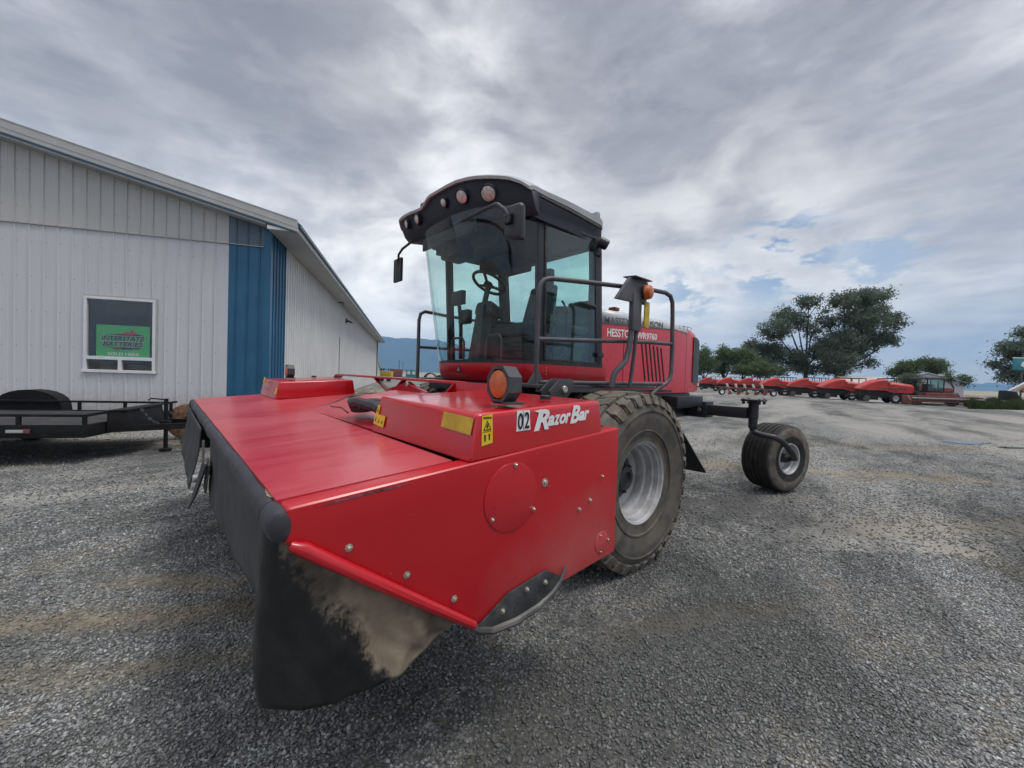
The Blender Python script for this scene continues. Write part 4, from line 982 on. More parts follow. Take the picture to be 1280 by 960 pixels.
# panel gaps
for pts in ([(4.28, 1.42), (4.288, 1.42), (4.288, 2.05), (4.28, 2.05)], [(5.94, 1.43), (5.948, 1.43), (5.948, 2.29), (5.94, 2.29)], [(3.7, 1.475), (6.0, 1.50), (6.0, 1.507), (3.7, 1.482)]):
    MB().prism([(x, hy + (.012 if x > 5.6 else -.001), z) for x, z in pts], (0, -.002 if pts[0][0] < 5.7 else -.004, 0)).build('panel_gap', M['dark_frame'], hood)
gs = []
for x, dy, z0, z1 in ((6.20, .018, 1.56, 2.26), (6.34, .034, 1.55, 2.26), (6.46, .055, 1.55, 2.22), (6.56, .095, 1.56, 2.17)):
    gs.append([(x, hy + dy - .006, z0), (x, hy + dy - .006, z1), (x, hy + dy + .03, z1), (x, hy + dy + .03, z0)])
MB().loft(gs).build('rear_grille', M['grey_dark'], hood)
MB().box((6.575, 3.05, 1.55), (6.60, 3.81, 2.2), .01).build('rear_grille', M['grey_dark'], hood)
MB().box((4.22, 2.95, 2.43), (4.32, 3.05, 2.475), .01).build('hood_latch', M['rust'], hood)
# bumper below the hood
MB().box((5.55, 2.93, 1.27), (6.22, 3.93, 1.40), .02).build('tail_frame', M['grey_dark'], W)

# ================================================================== GROUND, SKY, LIGHT
g = MB(); g._faces([V((-9000, -9000, 0)), V((9000, -9000, 0)), V((9000, 9000, 0)), V((-9000, 9000, 0))], [(0, 1, 2, 3)])
tag(g.build('ground', gravel_mat(), None, smooth=0), kind='structure')
# loose stones lying on the gravel near by
def loose_stones(n_near, n_far):
    oct_ = np.array([(1, 0, 0), (-1, 0, 0), (0, 1, 0), (0, -1, 0), (0, 0, 1), (0, 0, -1)], float)
    ocf = np.array([(0, 2, 4), (2, 1, 4), (1, 3, 4), (3, 0, 4), (2, 0, 5), (1, 2, 5), (3, 1, 5), (0, 3, 5)])
    n = n_near + n_far
    d = np.concatenate([1.2 + 2.6 * rng.random(n_near) ** .8, 3.2 + 11 * (1 - (1 - rng.random(n_far)) ** .5)])
    k = rng.uniform(-1.42, 1.42, n) * d
    pos = np.stack([fw.x * d + rt.x * k, fw.y * d + rt.y * k, np.zeros(n)], 1)
    size = .0050 + .0068 * rng.random(n) ** 1.8; size[rng.random(n) < .012] *= 1.5
    size[n_near:] *= 1.45
    cl = np.sin(pos[:, 0] * 1.9 + np.sin(pos[:, 1] * 1.3) * 1.5) + np.sin(pos[:, 1] * 2.6 + 1) + .7 * np.sin(pos[:, 0] * 5.1 + pos[:, 1] * 4.3)
    keep = rng.random(n) < np.clip(.74 + .20 * cl, .22, 1); pos, size = pos[keep], size[keep]; n = len(pos)
    for (ax, ad), (bx, bd_), wd_ in (((-4.0, 2.12), (-.5, 2.80), .13), ((-2.9, 1.82), (-.8, 2.25), .07), ((-3.0, 2.85), (-.9, 3.0), .10), ((5.4, 2.6), (4.2, 4.2), .25), ((7.5, 4.8), (3.3, 4.3), .3), ((9.0, 7.0), (2.5, 7.6), .4), ((.5, 2.45), (2.2, 2.85), .10)):
        kx = pos[:, 0] * rt.x + pos[:, 1] * rt.y; kd = pos[:, 0] * fw.x + pos[:, 1] * fw.y; L_ = math.hypot(bx - ax, bd_ - ad)
        tt = np.clip(((kx - ax) * (bx - ax) + (kd - ad) * (bd_ - ad)) / L_ ** 2, 0, 1); dist_ = np.hypot(kx - ax - tt * (bx - ax), kd - ad - tt * (bd_ - ad))
        ok = rng.random(n) > .62 * np.exp(-(dist_ / wd_) ** 2); pos, size = pos[ok], size[ok]; n = len(pos)
    v = oct_[None] * rng.uniform(.7, 1.25, (n, 6, 1)) + rng.normal(0, .22, (n, 6, 3))
    v *= size[:, None, None] * rng.uniform([.85, .65, .5], [1.4, 1.1, .85], (n, 3))[:, None, :]
    tl = rng.uniform(-.6, .6, (n, 1)); v[:, :, 2] += v[:, :, 0] * tl
    a = rng.uniform(0, 6.283, n)[:, None]
    x = v[:, :, 0] * np.cos(a) - v[:, :, 1] * np.sin(a); y = v[:, :, 0] * np.sin(a) + v[:, :, 1] * np.cos(a)
    vv = np.stack([x + pos[:, 0:1], y + pos[:, 1:2], v[:, :, 2] + size[:, None] * .30], 2).reshape(-1, 3)
    ff = (ocf[None] + (np.arange(n) * 6)[:, None, None]).reshape(-1, 3)
    return mesh_np('gravel', vv, ff, gravel_mat(True))
tag(loose_stones(150000, 110000), kind='stuff')

wd = bpy.data.worlds.new('World'); scene.world = wd; wd.use_nodes = True
t = NT(wd.node_tree); wd.node_tree.nodes.clear()
SUN_EL, SUN_AZ_DIR = R(66), c2w(.60, -.20).normalized()      # high, behind the camera's right shoulder, veiled by cloud
wo = t.n('ShaderNodeOutputWorld')
dirv = t.n('ShaderNodeTexCoord').outputs['Generated']
sx = t.n('ShaderNodeSeparateXYZ', {0: dirv}); dz = sx.outputs[2]
sky = t.n('ShaderNodeTexSky', sky_type='NISHITA'); sky.sun_disc = False; sky.sun_elevation = SUN_EL
sky.sun_rotation = math.atan2(SUN_AZ_DIR.x, SUN_AZ_DIR.y); sky.air_density = 1.0; sky.dust_density = .6
def near_dir(px, py, c_in, c_out):
    d = (f2 * FPX + r3 * (px - 640) - u3 * (py - 480)).normalized()
    dot = t.n('ShaderNodeVectorMath', {0: dirv, 1: d}, operation='DOT_PRODUCT').outputs['Value']
    return t.ramp(dot, [(math.cos(R(c_out)), 0.), (math.cos(R(c_in)), 1.)])
den = t.math('ADD', t.math('MAXIMUM', dz, 0.0), .95)
pp = t.n('ShaderNodeVectorMath', {0: dirv, 1: (1.0, 1.0, 1.55)}, operation='MULTIPLY').outputs[0]
pr = t.mapping(pp, (1, 1, 1), (0, R(9), R(SKY_R)))
lo = t.noise(t.mapping(pr, loc=(SKY_A, SKY_B, 0)), 1.9, 2, .45, .4)
mi = t.noise(t.mapping(pr, (1, 1, 1.25), loc=(SKY_A + 8.3, SKY_B + 5.1, 0)), 4.2, 6, .54, .35)
hi = t.noise(t.mapping(pr, (1, 1, 1.6), loc=(3.0, 1.0, 0)), 11.0, 8, .58, .3)
bd = t.noise(t.mapping(pr, (1.0, 1.0, 3.6), loc=(5.0, 2.0, 0)), 5.5, 8, .57, .4)
dn = t.math('ADD', t.math('ADD', t.math('MULTIPLY', lo, .53), t.math('MULTIPLY', mi, .33)), t.math('MULTIPLY', hi, .14))
cl = t.ramp(dn, [(.38, (.84, .84, .85)), (.44, (.62, .625, .66)), (.49, (.455, .46, .50)), (.54, (.335, .34, .382)), (.61, (.245, .25, .29))])
# towards the horizon the cloud base lightens and breaks into bands
hz = t.ramp(dz, [(0., 1.), (.12, .80), (.34, .25), (.6, 0.)])
hc = t.mix(t.ramp(t.math('ADD', t.math('MULTIPLY', hi, .3), t.math('MULTIPLY', bd, .7)), [(.42, 0.), (.60, 1.)]), (1.0, .99, .97), (.56, .59, .64))
cl = t.mix(t.math('MULTIPLY', hz, .75), cl, hc)
# the veiled bright bank low over the mountains, and a pale break higher up
for px_, py_, ci_, co_, am_ in ((495, 385, 3, 20, .95), (520, 90, 2, 13, .30), (700, 190, 2, 12, .22), (900, 370, 4, 22, .55)):
    g_ = t.math('MULTIPLY', t.math('MULTIPLY', near_dir(px_, py_, ci_, co_), am_), t.ramp(mi, [(.40, 1.), (.60, .25)]))
    cl = t.mix(g_, cl, (1.22, 1.20, 1.15))
# brighter cloud overhead, as under any overcast
cl = t.n('ShaderNodeVectorMath', {0: cl, 1: (10, 10, 10)}, operation='MULTIPLY').outputs[0]
boost = t.ramp(dz, [(.68, 1.0 / 4), (.95, .85)])
cl = t.n('ShaderNodeVectorMath', {0: cl, 'Scale': t.math('MULTIPLY', boost, 4.0)}, operation='SCALE').outputs[0]
gap = t.math('MAXIMUM', near_dir(975, 325, 1.0, 7), t.math('MAXIMUM', t.math('MULTIPLY', near_dir(860, 372, 1, 5), .8), t.math('MULTIPLY', near_dir(1100, 325, .6, 3.5), .7)))
gap = t.math('MULTIPLY', gap, t.ramp(hi, [(.44, 1.), (.53, 0.)]))
low = t.math('MULTIPLY', near_dir(1190, 440, 3, 24), t.ramp(dz, [(0.0, .75), (.16, 0.)]))
gap = t.math('MAXIMUM', gap, t.math('MULTIPLY', low, t.ramp(bd, [(.40, 1.), (.62, .35)])))
blue = t.n('ShaderNodeVectorMath', {0: sky.outputs[0], 1: (1.0, 1.0, 1.0)}, operation='MULTIPLY').outputs[0]
fin = t.mix(gap, cl, blue)
bg = t.n('ShaderNodeBackground', {'Color': fin, 'Strength': .1}); t.link(bg.outputs[0], wo.inputs[0])

sl_ = bpy.data.lights.new('sun', 'SUN'); sl_.energy = 1.5; sl_.angle = R(16); sl_.color = (1, .955, .90)
so = bpy.data.objects.new('sun', sl_); COL.objects.link(so)
sd_ = (SUN_AZ_DIR * math.cos(SUN_EL) + V((0, 0, math.sin(SUN_EL)))).normalized()
so.rotation_euler = (-sd_).to_track_quat('-Z', 'Y').to_euler()

vs_ = scene.view_settings; vs_.view_transform = 'Standard'; vs_.look = 'None'; vs_.exposure = .28; vs_.gamma = 1; vs_.use_curve_mapping = False
scene.render.engine = 'CYCLES'
scene.cycles.max_bounces = 8; scene.cycles.transparent_max_bounces = 16; scene.cycles.diffuse_bounces = 3; scene.cycles.glossy_bounces = 3
scene.cycles.caustics_reflective = False; scene.cycles.caustics_refractive = False

hzb = MB().box((-10200, -10200, -1.0), (10200, 10200, 800.0)); mt_, t, out_ = new_mat('thin_haze')
vp = t.n('ShaderNodeVolumePrincipled', {'Color': (.34, .62, 1.0, 1), 'Density': HAZE, 'Anisotropy': .0}); t.link(vp.outputs[0], out_.inputs[1])
tag(hzb.build('haze', mt_, None, smooth=0), kind='stuff')

# ================================================================== WAREHOUSE
YAW = TH - R(90)                                   # world angle of the camera's right
BA = YAW + math.atan2(.2555, .967)                 # long front wall direction
def local_dir(a): return V((math.cos(a), math.sin(a), 0))
B = thing('warehouse', 'long white ribbed metal warehouse with blue corner panels beside the gravel yard', 'warehouse', c2w(-7.42, 12.15), BA)
EAVE, SLOPE, RIDGE = 5.88, .245, 11.0
def roofz(x): return EAVE + SLOPE * min(-x, 2 * RIDGE + x)
def siding(x0, x1, zb_, zt_, pitch=.305, rib=.036, along='x', at_=0.0, out=-1, phase=0.0):
    """ribbed sheet between x0 and x1; zb_/zt_ may be functions of position"""
    fb_ = zb_ if callable(zb_) else (lambda x: zb_); ft = zt_ if callable(zt_) else (lambda x: zt_)
    xs_ = [(x0, 0.0)]; k = math.ceil((x0 - phase) / pitch)
    while phase + k * pitch < x1 - .03:
        c = phase + k * pitch
        if c > x0 + .03: xs_ += [(c - .030, 0.0), (c - .026, -.008), (c - .021, -.008), (c - .014, rib * .75), (c + .006, rib * .75), (c + .022, 0.0), (c + pitch * .5 - .012, 0.0), (c + pitch * .5 - .006, .003), (c + pitch * .5 + .006, .003), (c + pitch * .5 + .012, 0.0)]
        k += 1
    xs_ = sorted([p for p in xs_ if x0 <= p[0] < x1]) + [(x1, 0.0)]
    def P(u, d, z): return V((u, at_ + out * d, z)) if along == 'x' else V((at_ + out * d, u, z))
    mb = MB()
    vs = []; n = len(xs_)
    for u, d in xs_: vs += [P(u, d, fb_(u)), P(u, d, ft(u)), P(u, -.05, ft(u)), P(u, -.05, fb_(u))]
    fs = []
    for i in range(n - 1):
        a, b = 4 * i, 4 * i + 4
        for q in range(4): fs.append((a + q, b + q, b + (q + 1) % 4, a + (q + 1) % 4))
    fs += [(0, 1, 2, 3), (4 * n - 1, 4 * n - 2, 4 * n - 3, 4 * n - 4)]
    _, f = mb._faces(vs, fs); bmesh.ops.recalc_face_normals(mb.bm, faces=f); return mb
WX0, WX1, WZ0, WZ1 = -4.51, -2.86, 1.29, 3.37
def bwall(name, mb, mat): return mb.build(name, M[mat], B, smooth=0)
SEAM = 5.17
low = [siding(-2 * RIDGE, WX0, .22, SEAM, phase=.1), siding(WX1, -1.09, .22, SEAM, phase=.1), siding(WX0, WX1, WZ1, SEAM, phase=.1), siding(WX0, WX1, .22, WZ0, phase=.1)]
fwm = MB()
for o in low:
    me = bpy.data.meshes.new('tmp'); o.bm.to_mesh(me); o.bm.free(); fwm.bm.from_mesh(me); bpy.data.meshes.remove(me)
bwall('front_wall', fwm, 'wall_white')
bwall('gable_wall', siding(-2 * RIDGE, -1.09, SEAM + .02, lambda x: roofz(x) - .02, phase=.1, at_=-.025), 'gable')
bwall('corner_panel', siding(-1.085, -.02, .22, SEAM - .005, phase=.03), 'wall_blue')
bwall('gable_corner_panel', siding(-1.085, -.02, SEAM + .02, lambda x: roofz(x) - .02, phase=.03, at_=-.025), 'wall_blue_pale')
bwall('corner_trim', MB().box((-.16, -.030, .0), (.030, .16, EAVE - .02), .004), 'wall_blue')
bwall('seam_trim', MB().box((-2 * RIDGE, -.045, SEAM - .004), (-.17, -.004, SEAM + .016)), 'fascia')
bwall('base_trim', MB().box((-2 * RIDGE, -.03, 0), (-.165, .03, .215)), 'wall_blue')
bwall('side_corner_panel', siding(.165, 1.67, .0, EAVE - .02, along='y', at_=0.0, out=1, phase=.0, rib=.045), 'wall_blue')
bwall('side_wall', siding(1.675, 44.0, .0, EAVE - .02, along='y', at_=0.0, out=1, phase=.0, rib=.045), 'wall_side')
bwall('side_wall_end', siding(44.1, 47.0, .0, EAVE - .02, along='y', at_=0.0, out=1, phase=.0, rib=.045), 'cream')
bwall('downspout', MB().box((.04, 43.95, 0), (.14, 44.06, EAVE - .1), .01), 'grey_dark')
bwall('back_wall', MB().box((-2 * RIDGE, 46.9, 0), (-.06, 47.0, EAVE - .1)), 'wall_white')
bwall('far_side_wall', MB().box((-2 * RIDGE, .06, 0), (-2 * RIDGE + .1, 46.9, EAVE - .1)), 'wall_white')
bwall('side_door', MB().box((.0, 12.9, .05), (.045, 13.0, 3.55), .005), 'grey_dark')
EO, FO = .82, .42                                  # eave and gable overhangs
rf = MB()
def rp(x, y, dz=0.0): return V((x, y, roofz(x) + dz))
for xa, xb in ((EO, -RIDGE), (-2 * RIDGE - EO, -RIDGE)):
    za, zb__ = EAVE - SLOPE * EO + .20, EAVE + SLOPE * RIDGE + .20
    rf.hexa([V((xa, -FO + .032, za)), V((xb, -FO + .032, zb__)), V((xb, 47.4, zb__)), V((xa, 47.4, za)), V((xa, -FO + .032, za + .07)), V((xb, -FO + .032, zb__ + .07)), V((xb, 47.4, zb__ + .07)), V((xa, 47.4, za + .07))])
roofo = bwall('roof', rf, 'roof')
def gable_strip(name, y0, y1, lo_, hi_, mat, x_end=EO):
    mb = MB()
    for xa, xb in ((x_end, -RIDGE), (-2 * RIDGE - x_end, -RIDGE)):
        za, zc = EAVE - SLOPE * abs(x_end), EAVE + SLOPE * RIDGE
        mb.hexa([V((xa, y0, za + lo_)), V((xb, y0, zc + lo_)), V((xb, y1, zc + lo_)), V((xa, y1, za + lo_)), V((xa, y0, za + hi_)), V((xb, y0, zc + hi_)), V((xb, y1, zc + hi_)), V((xa, y1, za + hi_))])
    return bwall(name, mb, mat)
gable_strip('gable_fascia', -FO - .02, -FO + .03, -.055, .285, 'fascia')
gable_strip('fascia_rib', -FO - .028, -FO - .021, .06, .075, 'fascia'); gable_strip('fascia_rib', -FO - .030, -FO - .021, .258, .283, 'fascia')
gable_strip('drip_edge', -FO - .03, -FO + .03, -.115, -.058, 'fascia_blue')
gable_strip('gable_soffit', -FO - .01, -.03, -.16, -.118, 'soffit', .0)
bwall('eave_soffit', MB().box((.04, -FO, EAVE - SLOPE * EO - .06), (EO - .01, 47.3, EAVE - SLOPE * EO - .02)), 'soffit')
bwall('eave_fascia', MB().box((EO - .005, -FO - .02, EAVE - SLOPE * EO - .08), (EO + .03, 47.3, EAVE - SLOPE * EO + .12)), 'fascia')
bwall('gutter', MB().box((EO + .031, -FO - .02, EAVE - SLOPE * EO + .06), (EO + .10, 47.3, EAVE - SLOPE * EO + .17), .01), 'fascia_blue')
bwall('eave_return', MB().prism([(.03, -FO - .015, EAVE - SLOPE * EO - .065), (EO - .01, -FO - .015, EAVE - SLOPE * EO - .065), (EO - .01, -FO - .015, EAVE - SLOPE * EO - .06), (.03, -FO - .015, EAVE - .15)], (0, .03, 0)), 'trim_white')
# window: frame, panes, the dark room behind
wm = MB(); fwid = .07
def wbar(x0, x1, z0, z1, y0=-.045, y1=.05): wm.box((x0, y0, z0), (x1, y1, z1), .006)
TR = WZ0 + .40; MX = (WX0 + WX1) / 2
wbar(WX0, WX0 + fwid, WZ0 + fwid, WZ1 - fwid); wbar(WX1 - fwid, WX1, WZ0 + fwid, WZ1 - fwid)
wbar(WX0, WX1, WZ1 - fwid, WZ1); wbar(WX0 - .03, WX1 + .03, WZ0 - .01, WZ0 + fwid, -.06)
wbar(WX0 + fwid, WX1 - fwid, TR - .05, TR + .04); wbar(MX - .04, MX + .04, WZ0 + fwid, TR - .05)
win = bwall('window_frame', wm, 'trim_white')
tm = MB(); tm.box((WX1 + .001, -.035, WZ0), (WX1 + .045, .0, WZ1 + .04)).box((WX0, -.035, WZ1 + .001), (WX1, .0, WZ1 + .04))
bwall('window_trim', tm, 'fascia')
for x0, x1, z0, z1 in ((WX0 + fwid, WX1 - fwid, TR + .04, WZ1 - fwid), (WX0 + fwid, MX - .04, WZ0 + fwid, TR - .05), (MX + .04, WX1 - fwid, WZ0 + fwid, TR - .05)):
    MB().box((x0, .012, z0), (x1, .018, z1)).build('window_pane', M['win_glass'], win, smooth=0)
rm = MB()
for lo_, hi_ in (((WX0 - .8, .06, .8), (WX0 - .75, 2.5, 3.9)), ((WX1 + .75, .06, .8), (WX1 + .8, 2.5, 3.9)), ((WX0 - .8, 2.5, .8), (WX1 + .8, 2.55, 3.9)), ((WX0 - .75, .06, .8), (WX1 + .75, 2.5, .85)), ((WX0 - .75, .06, 3.85), (WX1 + .75, 2.5, 3.9))):
    rm.box(lo_, hi_)
rm.box((WX0 + .3, .12, WZ0 + .02), (WX0 + .55, .2, WZ0 + .30), .02).box((WX1 - .7, .12, WZ0), (WX1 - .2, .25, WZ0 + .22), .03)
bwall('window_room', rm, 'room')
wl = MB(); wl.box((.02, 15.2, 4.72), (.10, 15.6, 5.02), .02).prism([(.10, 15.25, 4.95), (.10, 15.25, 4.80), (.45, 15.25, 4.72), (.45, 15.25, 4.80)], (0, .3, 0), .01)
bwall('wall_light', wl, 'grey_dark')
bwall('wall_bracket', MB().tube([(.03, 12.2, 5.55), (.25, 12.2, 5.60), (.3, 12.2, 5.45)], .04, 8), 'grey_dark')

# shop sign standing inside the window
SG = thing('window_sign', 'green battery advertising sign with black and white lettering behind the warehouse window', 'sign', B.matrix_basis @ V((0, 0, 0)), BA)
sx0, sx1, sz0, sz1 = WX0 + .24, WX1 - .17, TR + .03, TR + .92
SG.location = c2w(-7.42, 12.15)
MB().prism([(sx0, .045, sz0), (sx1, .045, sz0), (sx1, .045, sz1), (sx0, .045, sz1)], (0, .02, 0), .006).build('sign_board', M['green_sign'], SG, smooth=0)
sw_, ux_, uz_ = sx1 - sx0, (1, 0, 0), (0, 0, 1)
def sg(u, v, dy=0.0): return V((sx0 + sw_ * u, .042 - dy, sz0 + (sz1 - sz0) * v))
def spoly(name, pts, mat, dy): MB().prism([sg(u, v, dy) for u, v in pts], (0, -.002, 0)).build(name, M[mat], SG, smooth=0)
spoly('sign_burst', [(.22, .70), (.50, .725), (.56, .79), (.60, .74), (.66, .86), (.68, .75), (.88, .71), (.90, .685), (.16, .685)], 'ink', .000)
spoly('sign_burst', [(.30, .72), (.52, .765), (.585, .83), (.61, .775), (.70, .93), (.69, .79), (.80, .765), (.66, .72)], 'sign_red', .003)
spoly('sign_burst', [(.18, .315), (.86, .315), (.80, .28), (.64, .25), (.50, .24), (.44, .27), (.36, .215), (.30, .29), (.20, .32)], 'ink', .000)
spoly('sign_burst', [(.30, .31), (.44, .33), (.40, .28), (.36, .235), (.34, .28)], 'sign_red', .003)
for txt, u0, v0, w_, h_ in (('INTERSTATE', .09, .51, .82, .16), ('BATTERIES', .12, .335, .76, .155)):
    text('sign_lettering', txt, sg(u0 - .008, v0 - .012, .004), ux_, uz_, (w_ + .016) * sw_, (h_ + .024) * (sz1 - sz0), M['white_ink'], SG, .25, .032)
    text('sign_lettering', txt, sg(u0, v0, .008), ux_, uz_, w_ * sw_, h_ * (sz1 - sz0), M['ink'], SG, .25, .028)
text('sign_lettering', 'SOLD HERE', sg(.22, .055, .004), ux_, uz_, .58 * sw_, .09 * (sz1 - sz0), M['white_ink'], SG, 0, .02)

# ================================================================== TRAILER
T = thing('flatbed_trailer', 'black flatbed trailer with low rails and arched fender parked along the white wall', 'trailer', c2w(-6.43, 6.0), BA)
TW = 2.35
def tp(name, mb, mat, par=None, **k): return mb.build(name, M[mat], par or T, **k)
tp('deck', MB().box((-6.2, .06, .555), (-.02, TW - .06, .60)), 'deck_wood')
fm = MB(); fm.box((-6.25, 0, .42), (.02, .06, .615), .006).box((-6.25, TW - .06, .42), (.02, TW, .615), .006).box((-.04, .06, .42), (.02, TW - .06, .615), .004)
for k in range(7): fm.box((-5.8 + .9 * k, .06, .44), (-5.72 + .9 * k, TW - .06, .55))
tp('frame', fm, 'trailer_black')
for y, zr in ((.03, .775), (TW - .03, .80)):
    rl = MB(); rl.box((-6.25, y - .022, zr - .04), (.02, y + .022, zr), .006)
    for x in (-6.0, -4.6, -3.2, -1.52, -.78, .0): rl.box((x - .022, y - .02, .61), (x + .022, y + .02, zr - .035))
    tp('side_rail', rl, 'trailer_black')
fr_ = MB(); fr_.bar((.0, .05, .755), (.08, .72, .785), .04, .04); fr_.bar((.08, .72, .785), (.10, TW - .05, .80), .04, .04); tp('front_rail', fr_, 'trailer_black')
def fender(y0, y1):
    secs = []
    for i in range(13):
        a = math.pi * i / 12; r_ = .40; x = -2.35 - .52 * math.cos(a); z = .58 + r_ * math.sin(a) ** .75 if 0 < i < 12 else .58
        secs.append([(x, y0, z), (x, y1, z), (x, y1, z + .015), (x, y0, z + .015)])
    mb = MB().loft(secs); pl = [V((-2.35 - .52 * math.cos(math.pi * i / 12), y0 if y0 > 1 else y1, .58 + (.40 * math.sin(math.pi * i / 12) ** .75 if 0 < i < 12 else 0))) for i in range(13)]
    mb.prism(pl, (0, .02 if y0 > 1 else -.02, 0)); return mb
tp('fender', fender(TW, TW + .28), 'trailer_black'); tp('fender', fender(-.28, 0), 'trailer_black')
for y in (-.14, TW + .14):
    for x in (-2.35,):
        wv = tp('trailer_wheel', MB().lathe([(-.10, .2), (-.11, .28), (-.09, .34), (0, .352), (.09, .34), (.11, .28), (.10, .2), (-.10, .2)], (x, y, .352), (0, 1, 0), 36), 'rubber_dark')
        tp('wheel_rim', MB().lathe([(-.09, .2), (-.05, .15), (-.05, 0), (.05, 0), (.05, .15), (.09, .2)], (x, y, .352), (0, 1, 0), 24), 'rim', wv)
bxm = MB(); bxm.hexa([V(p) for p in ((.04, .42, .44), (.26, .62, .44), (.26, TW - .75, .44), (.04, TW - .45, .44), (.04, .42, .78), (.20, .62, .78), (.20, TW - .75, .80), (.04, TW - .45, .80))], .012)
tbx = tp('toolbox', bxm, 'trailer_black'); tp('toolbox_lid', MB().hexa([V(p) for p in ((.02, .40, .782), (.23, .60, .782), (.23, TW - .73, .802), (.02, TW - .43, .802), (.02, .40, .80), (.22, .60, .80), (.22, TW - .73, .82), (.02, TW - .43, .82))], .008), 'trailer_black', tbx)
tg = MB(); tg.bar((-.2, .5, .47), (1.55, TW / 2 - .03, .50), .06, .10).bar((-.2, TW - .5, .47), (1.55, TW / 2 + .03, .50), .06, .10).box((1.45, TW / 2 - .05, .46), (1.75, TW / 2 + .05, .58), .015)
tp('tongue', tg, 'trailer_black')
jk = MB(); jk.tube([(.50, TW / 2 - .05, .05), (.50, TW / 2 - .05, .95)], .032, 10).disc((.50, TW / 2 - .05, .0), (0, 0, 1), .09, .05, 12).tube([(.50, TW / 2 - .05, .93), (.30, TW / 2 - .10, .955), (.26, TW / 2 - .11, .92)], .012, 8).box((.44, TW / 2 - .12, .46), (.56, TW / 2 + .02, .56), .01)
tp('jack', jk, 'trailer_black')
ch_ = MB()
for i in range(9): ch_.loft(ring(V((.26 + .03 * i, .9 + .05 * i, .76 - .25 * math.sin(math.pi * i / 9))), (1, .3 if i % 2 else -.5, .4), .022, .006, 12), cap=False)
tp('chain', ch_, 'steel')
tp('licence_plate', MB().box((-.90, -.012, .50), (-.70, -.002, .545), .003), 'fascia'); tp('side_marker', MB().box((-.69, -.02, .495), (-.62, -.002, .555), .006), 'red_dull')
RD = thing('rusty_disc', 'rusty brown round disc standing on edge behind the trailer tongue', 'disc', at(236, 8.6, 0), BA)
MB().lathe([(0, 0), (0, .30), (.02, .36), (.10, .375), (.20, .37), (.22, .32), (.20, .12), (.16, .10), (.16, 0)], (0, 0, .37), V((.5, -1, 0)), 32).build('disc_body', M['rust'], RD)

# ================================================================== BACKGROUND, LEFT OF THE CAB
fld = MB(); p = [at(380, 130, .03), at(1340, 130, .03), at(1500, 3500, .03), at(200, 3500, .03)]
fld._faces(p, [(0, 1, 2, 3)]); M['field'] = pbr('dry_field', (.26, .24, .17), .95, 0, .25, .05); tag(fld.build('field', M['field'], None, smooth=0), kind='structure')
def mountain(name, pts, dist, depth, mat):
    """ridge through photo points, built as a solid range with a far slope"""
    mb = MB(); prof = []
    xs_ = np.linspace(pts[0][0], pts[-1][0], 90); ys_ = np.interp(xs_, [a for a, b in pts], [b for a, b in pts])
    secs = []
    for i, (px, h) in enumerate(zip(xs_, ys_)):
        h_ = h + 14 * math.sin(i * .9) + 9 * math.sin(i * 2.3 + 1)
        h_ = max(h_, 2); c = at(px, dist); r_ = c.normalized(); row = []
        for s_, f_ in ((-1.0, 0), (-.7, .28), (-.4, .55), (-.18, .82), (0, 1), (.3, .7), (1, 0)):
            q_ = c + r_ * depth * s_; jit = math.sin(i * .7 + s_ * 9) * .07
            row.append((q_.x, q_.y, max(0, h_ * (f_ + (jit if 0 < f_ < 1 else 0))) - 3))
        secs.append(row)
    mb.loft(secs, closed=False, cap=False)
    return tag(mb.build(name, mat, None, smooth=80), kind='structure')
M['mount'] = pbr('forested_slope', (.035, .060, .060), .95, 0, .3, .004)
mountain('mountains', [(300, 480), (420, 640), (475, 690), (500, 680), (520, 660), (545, 675), (560, 610), (580, 520), (640, 430), (720, 330), (800, 160), (900, 60), (960, 30)], 8000, 1500, M['mount'])
mountain('far_hills', [(1000, 30), (1120, 90), (1200, 150), (1240, 170), (1300, 180), (1420, 190)], 8300, 900, M['mount'])

def gable_house(name, label, px, dist, w, l, eave, ridge, yaw, wall, roof_, cat='shed', win=None, over=.4):
    o = thing(name, label, cat, at(px, dist), YAW + yaw)
    wb = MB().prism([(-w / 2, 0, 0), (w / 2, 0, 0), (w / 2, 0, eave), (0, 0, ridge), (-w / 2, 0, eave)], (0, l, 0)); wb.build('wall', M[wall], o, smooth=0)
    rb = MB()
    for s_ in (-1, 1):
        k = (ridge - eave) / (w / 2); xe = s_ * (w / 2 + over); ze = eave - k * over
        rb.hexa([V((xe, -over, ze + .03)), V((0, -over, ridge + .03)), V((0, l + over, ridge + .03)), V((xe, l + over, ze + .03)), V((xe, -over, ze + .15)), V((0, -over, ridge + .15)), V((0, l + over, ridge + .15)), V((xe, l + over, ze + .15))])
    rb.build('roof', M[roof_], o, smooth=0)
    for (x, z, ww, hh, mt) in win or (): MB().box((x - ww / 2, -.05, z), (x + ww / 2, -.01, z + hh)).build('window', M[mt], o, smooth=0)
    return o
gable_house('far_shed', 'small white-roofed shed with blue wall far beyond the warehouse corner', 461, 78, 5.6, 9, 2.2, 6.6, R(62), 'shed_white', 'roof_white', win=None)
fs_ = bpy.data.objects['far_shed']; MB().box((-2.86, .6, .3), (-2.82, 5.0, 2.0)).build('door', M['wall_blue'], fs_, smooth=0); MB().box((2.82, -.3, 1.9), (3.9, 8, 2.05)).build('awning', M['dark_frame'], fs_, smooth=0)
YM = thing('yellow_forklift', 'small yellow forklift parked in front of the far white-roofed shed', 'forklift', at(481, 60), YAW)
MB().box((-.8, 0, .5), (.9, 1.2, 1.55), .08).build('body', M['yellow_dull'], YM)
cg = MB()
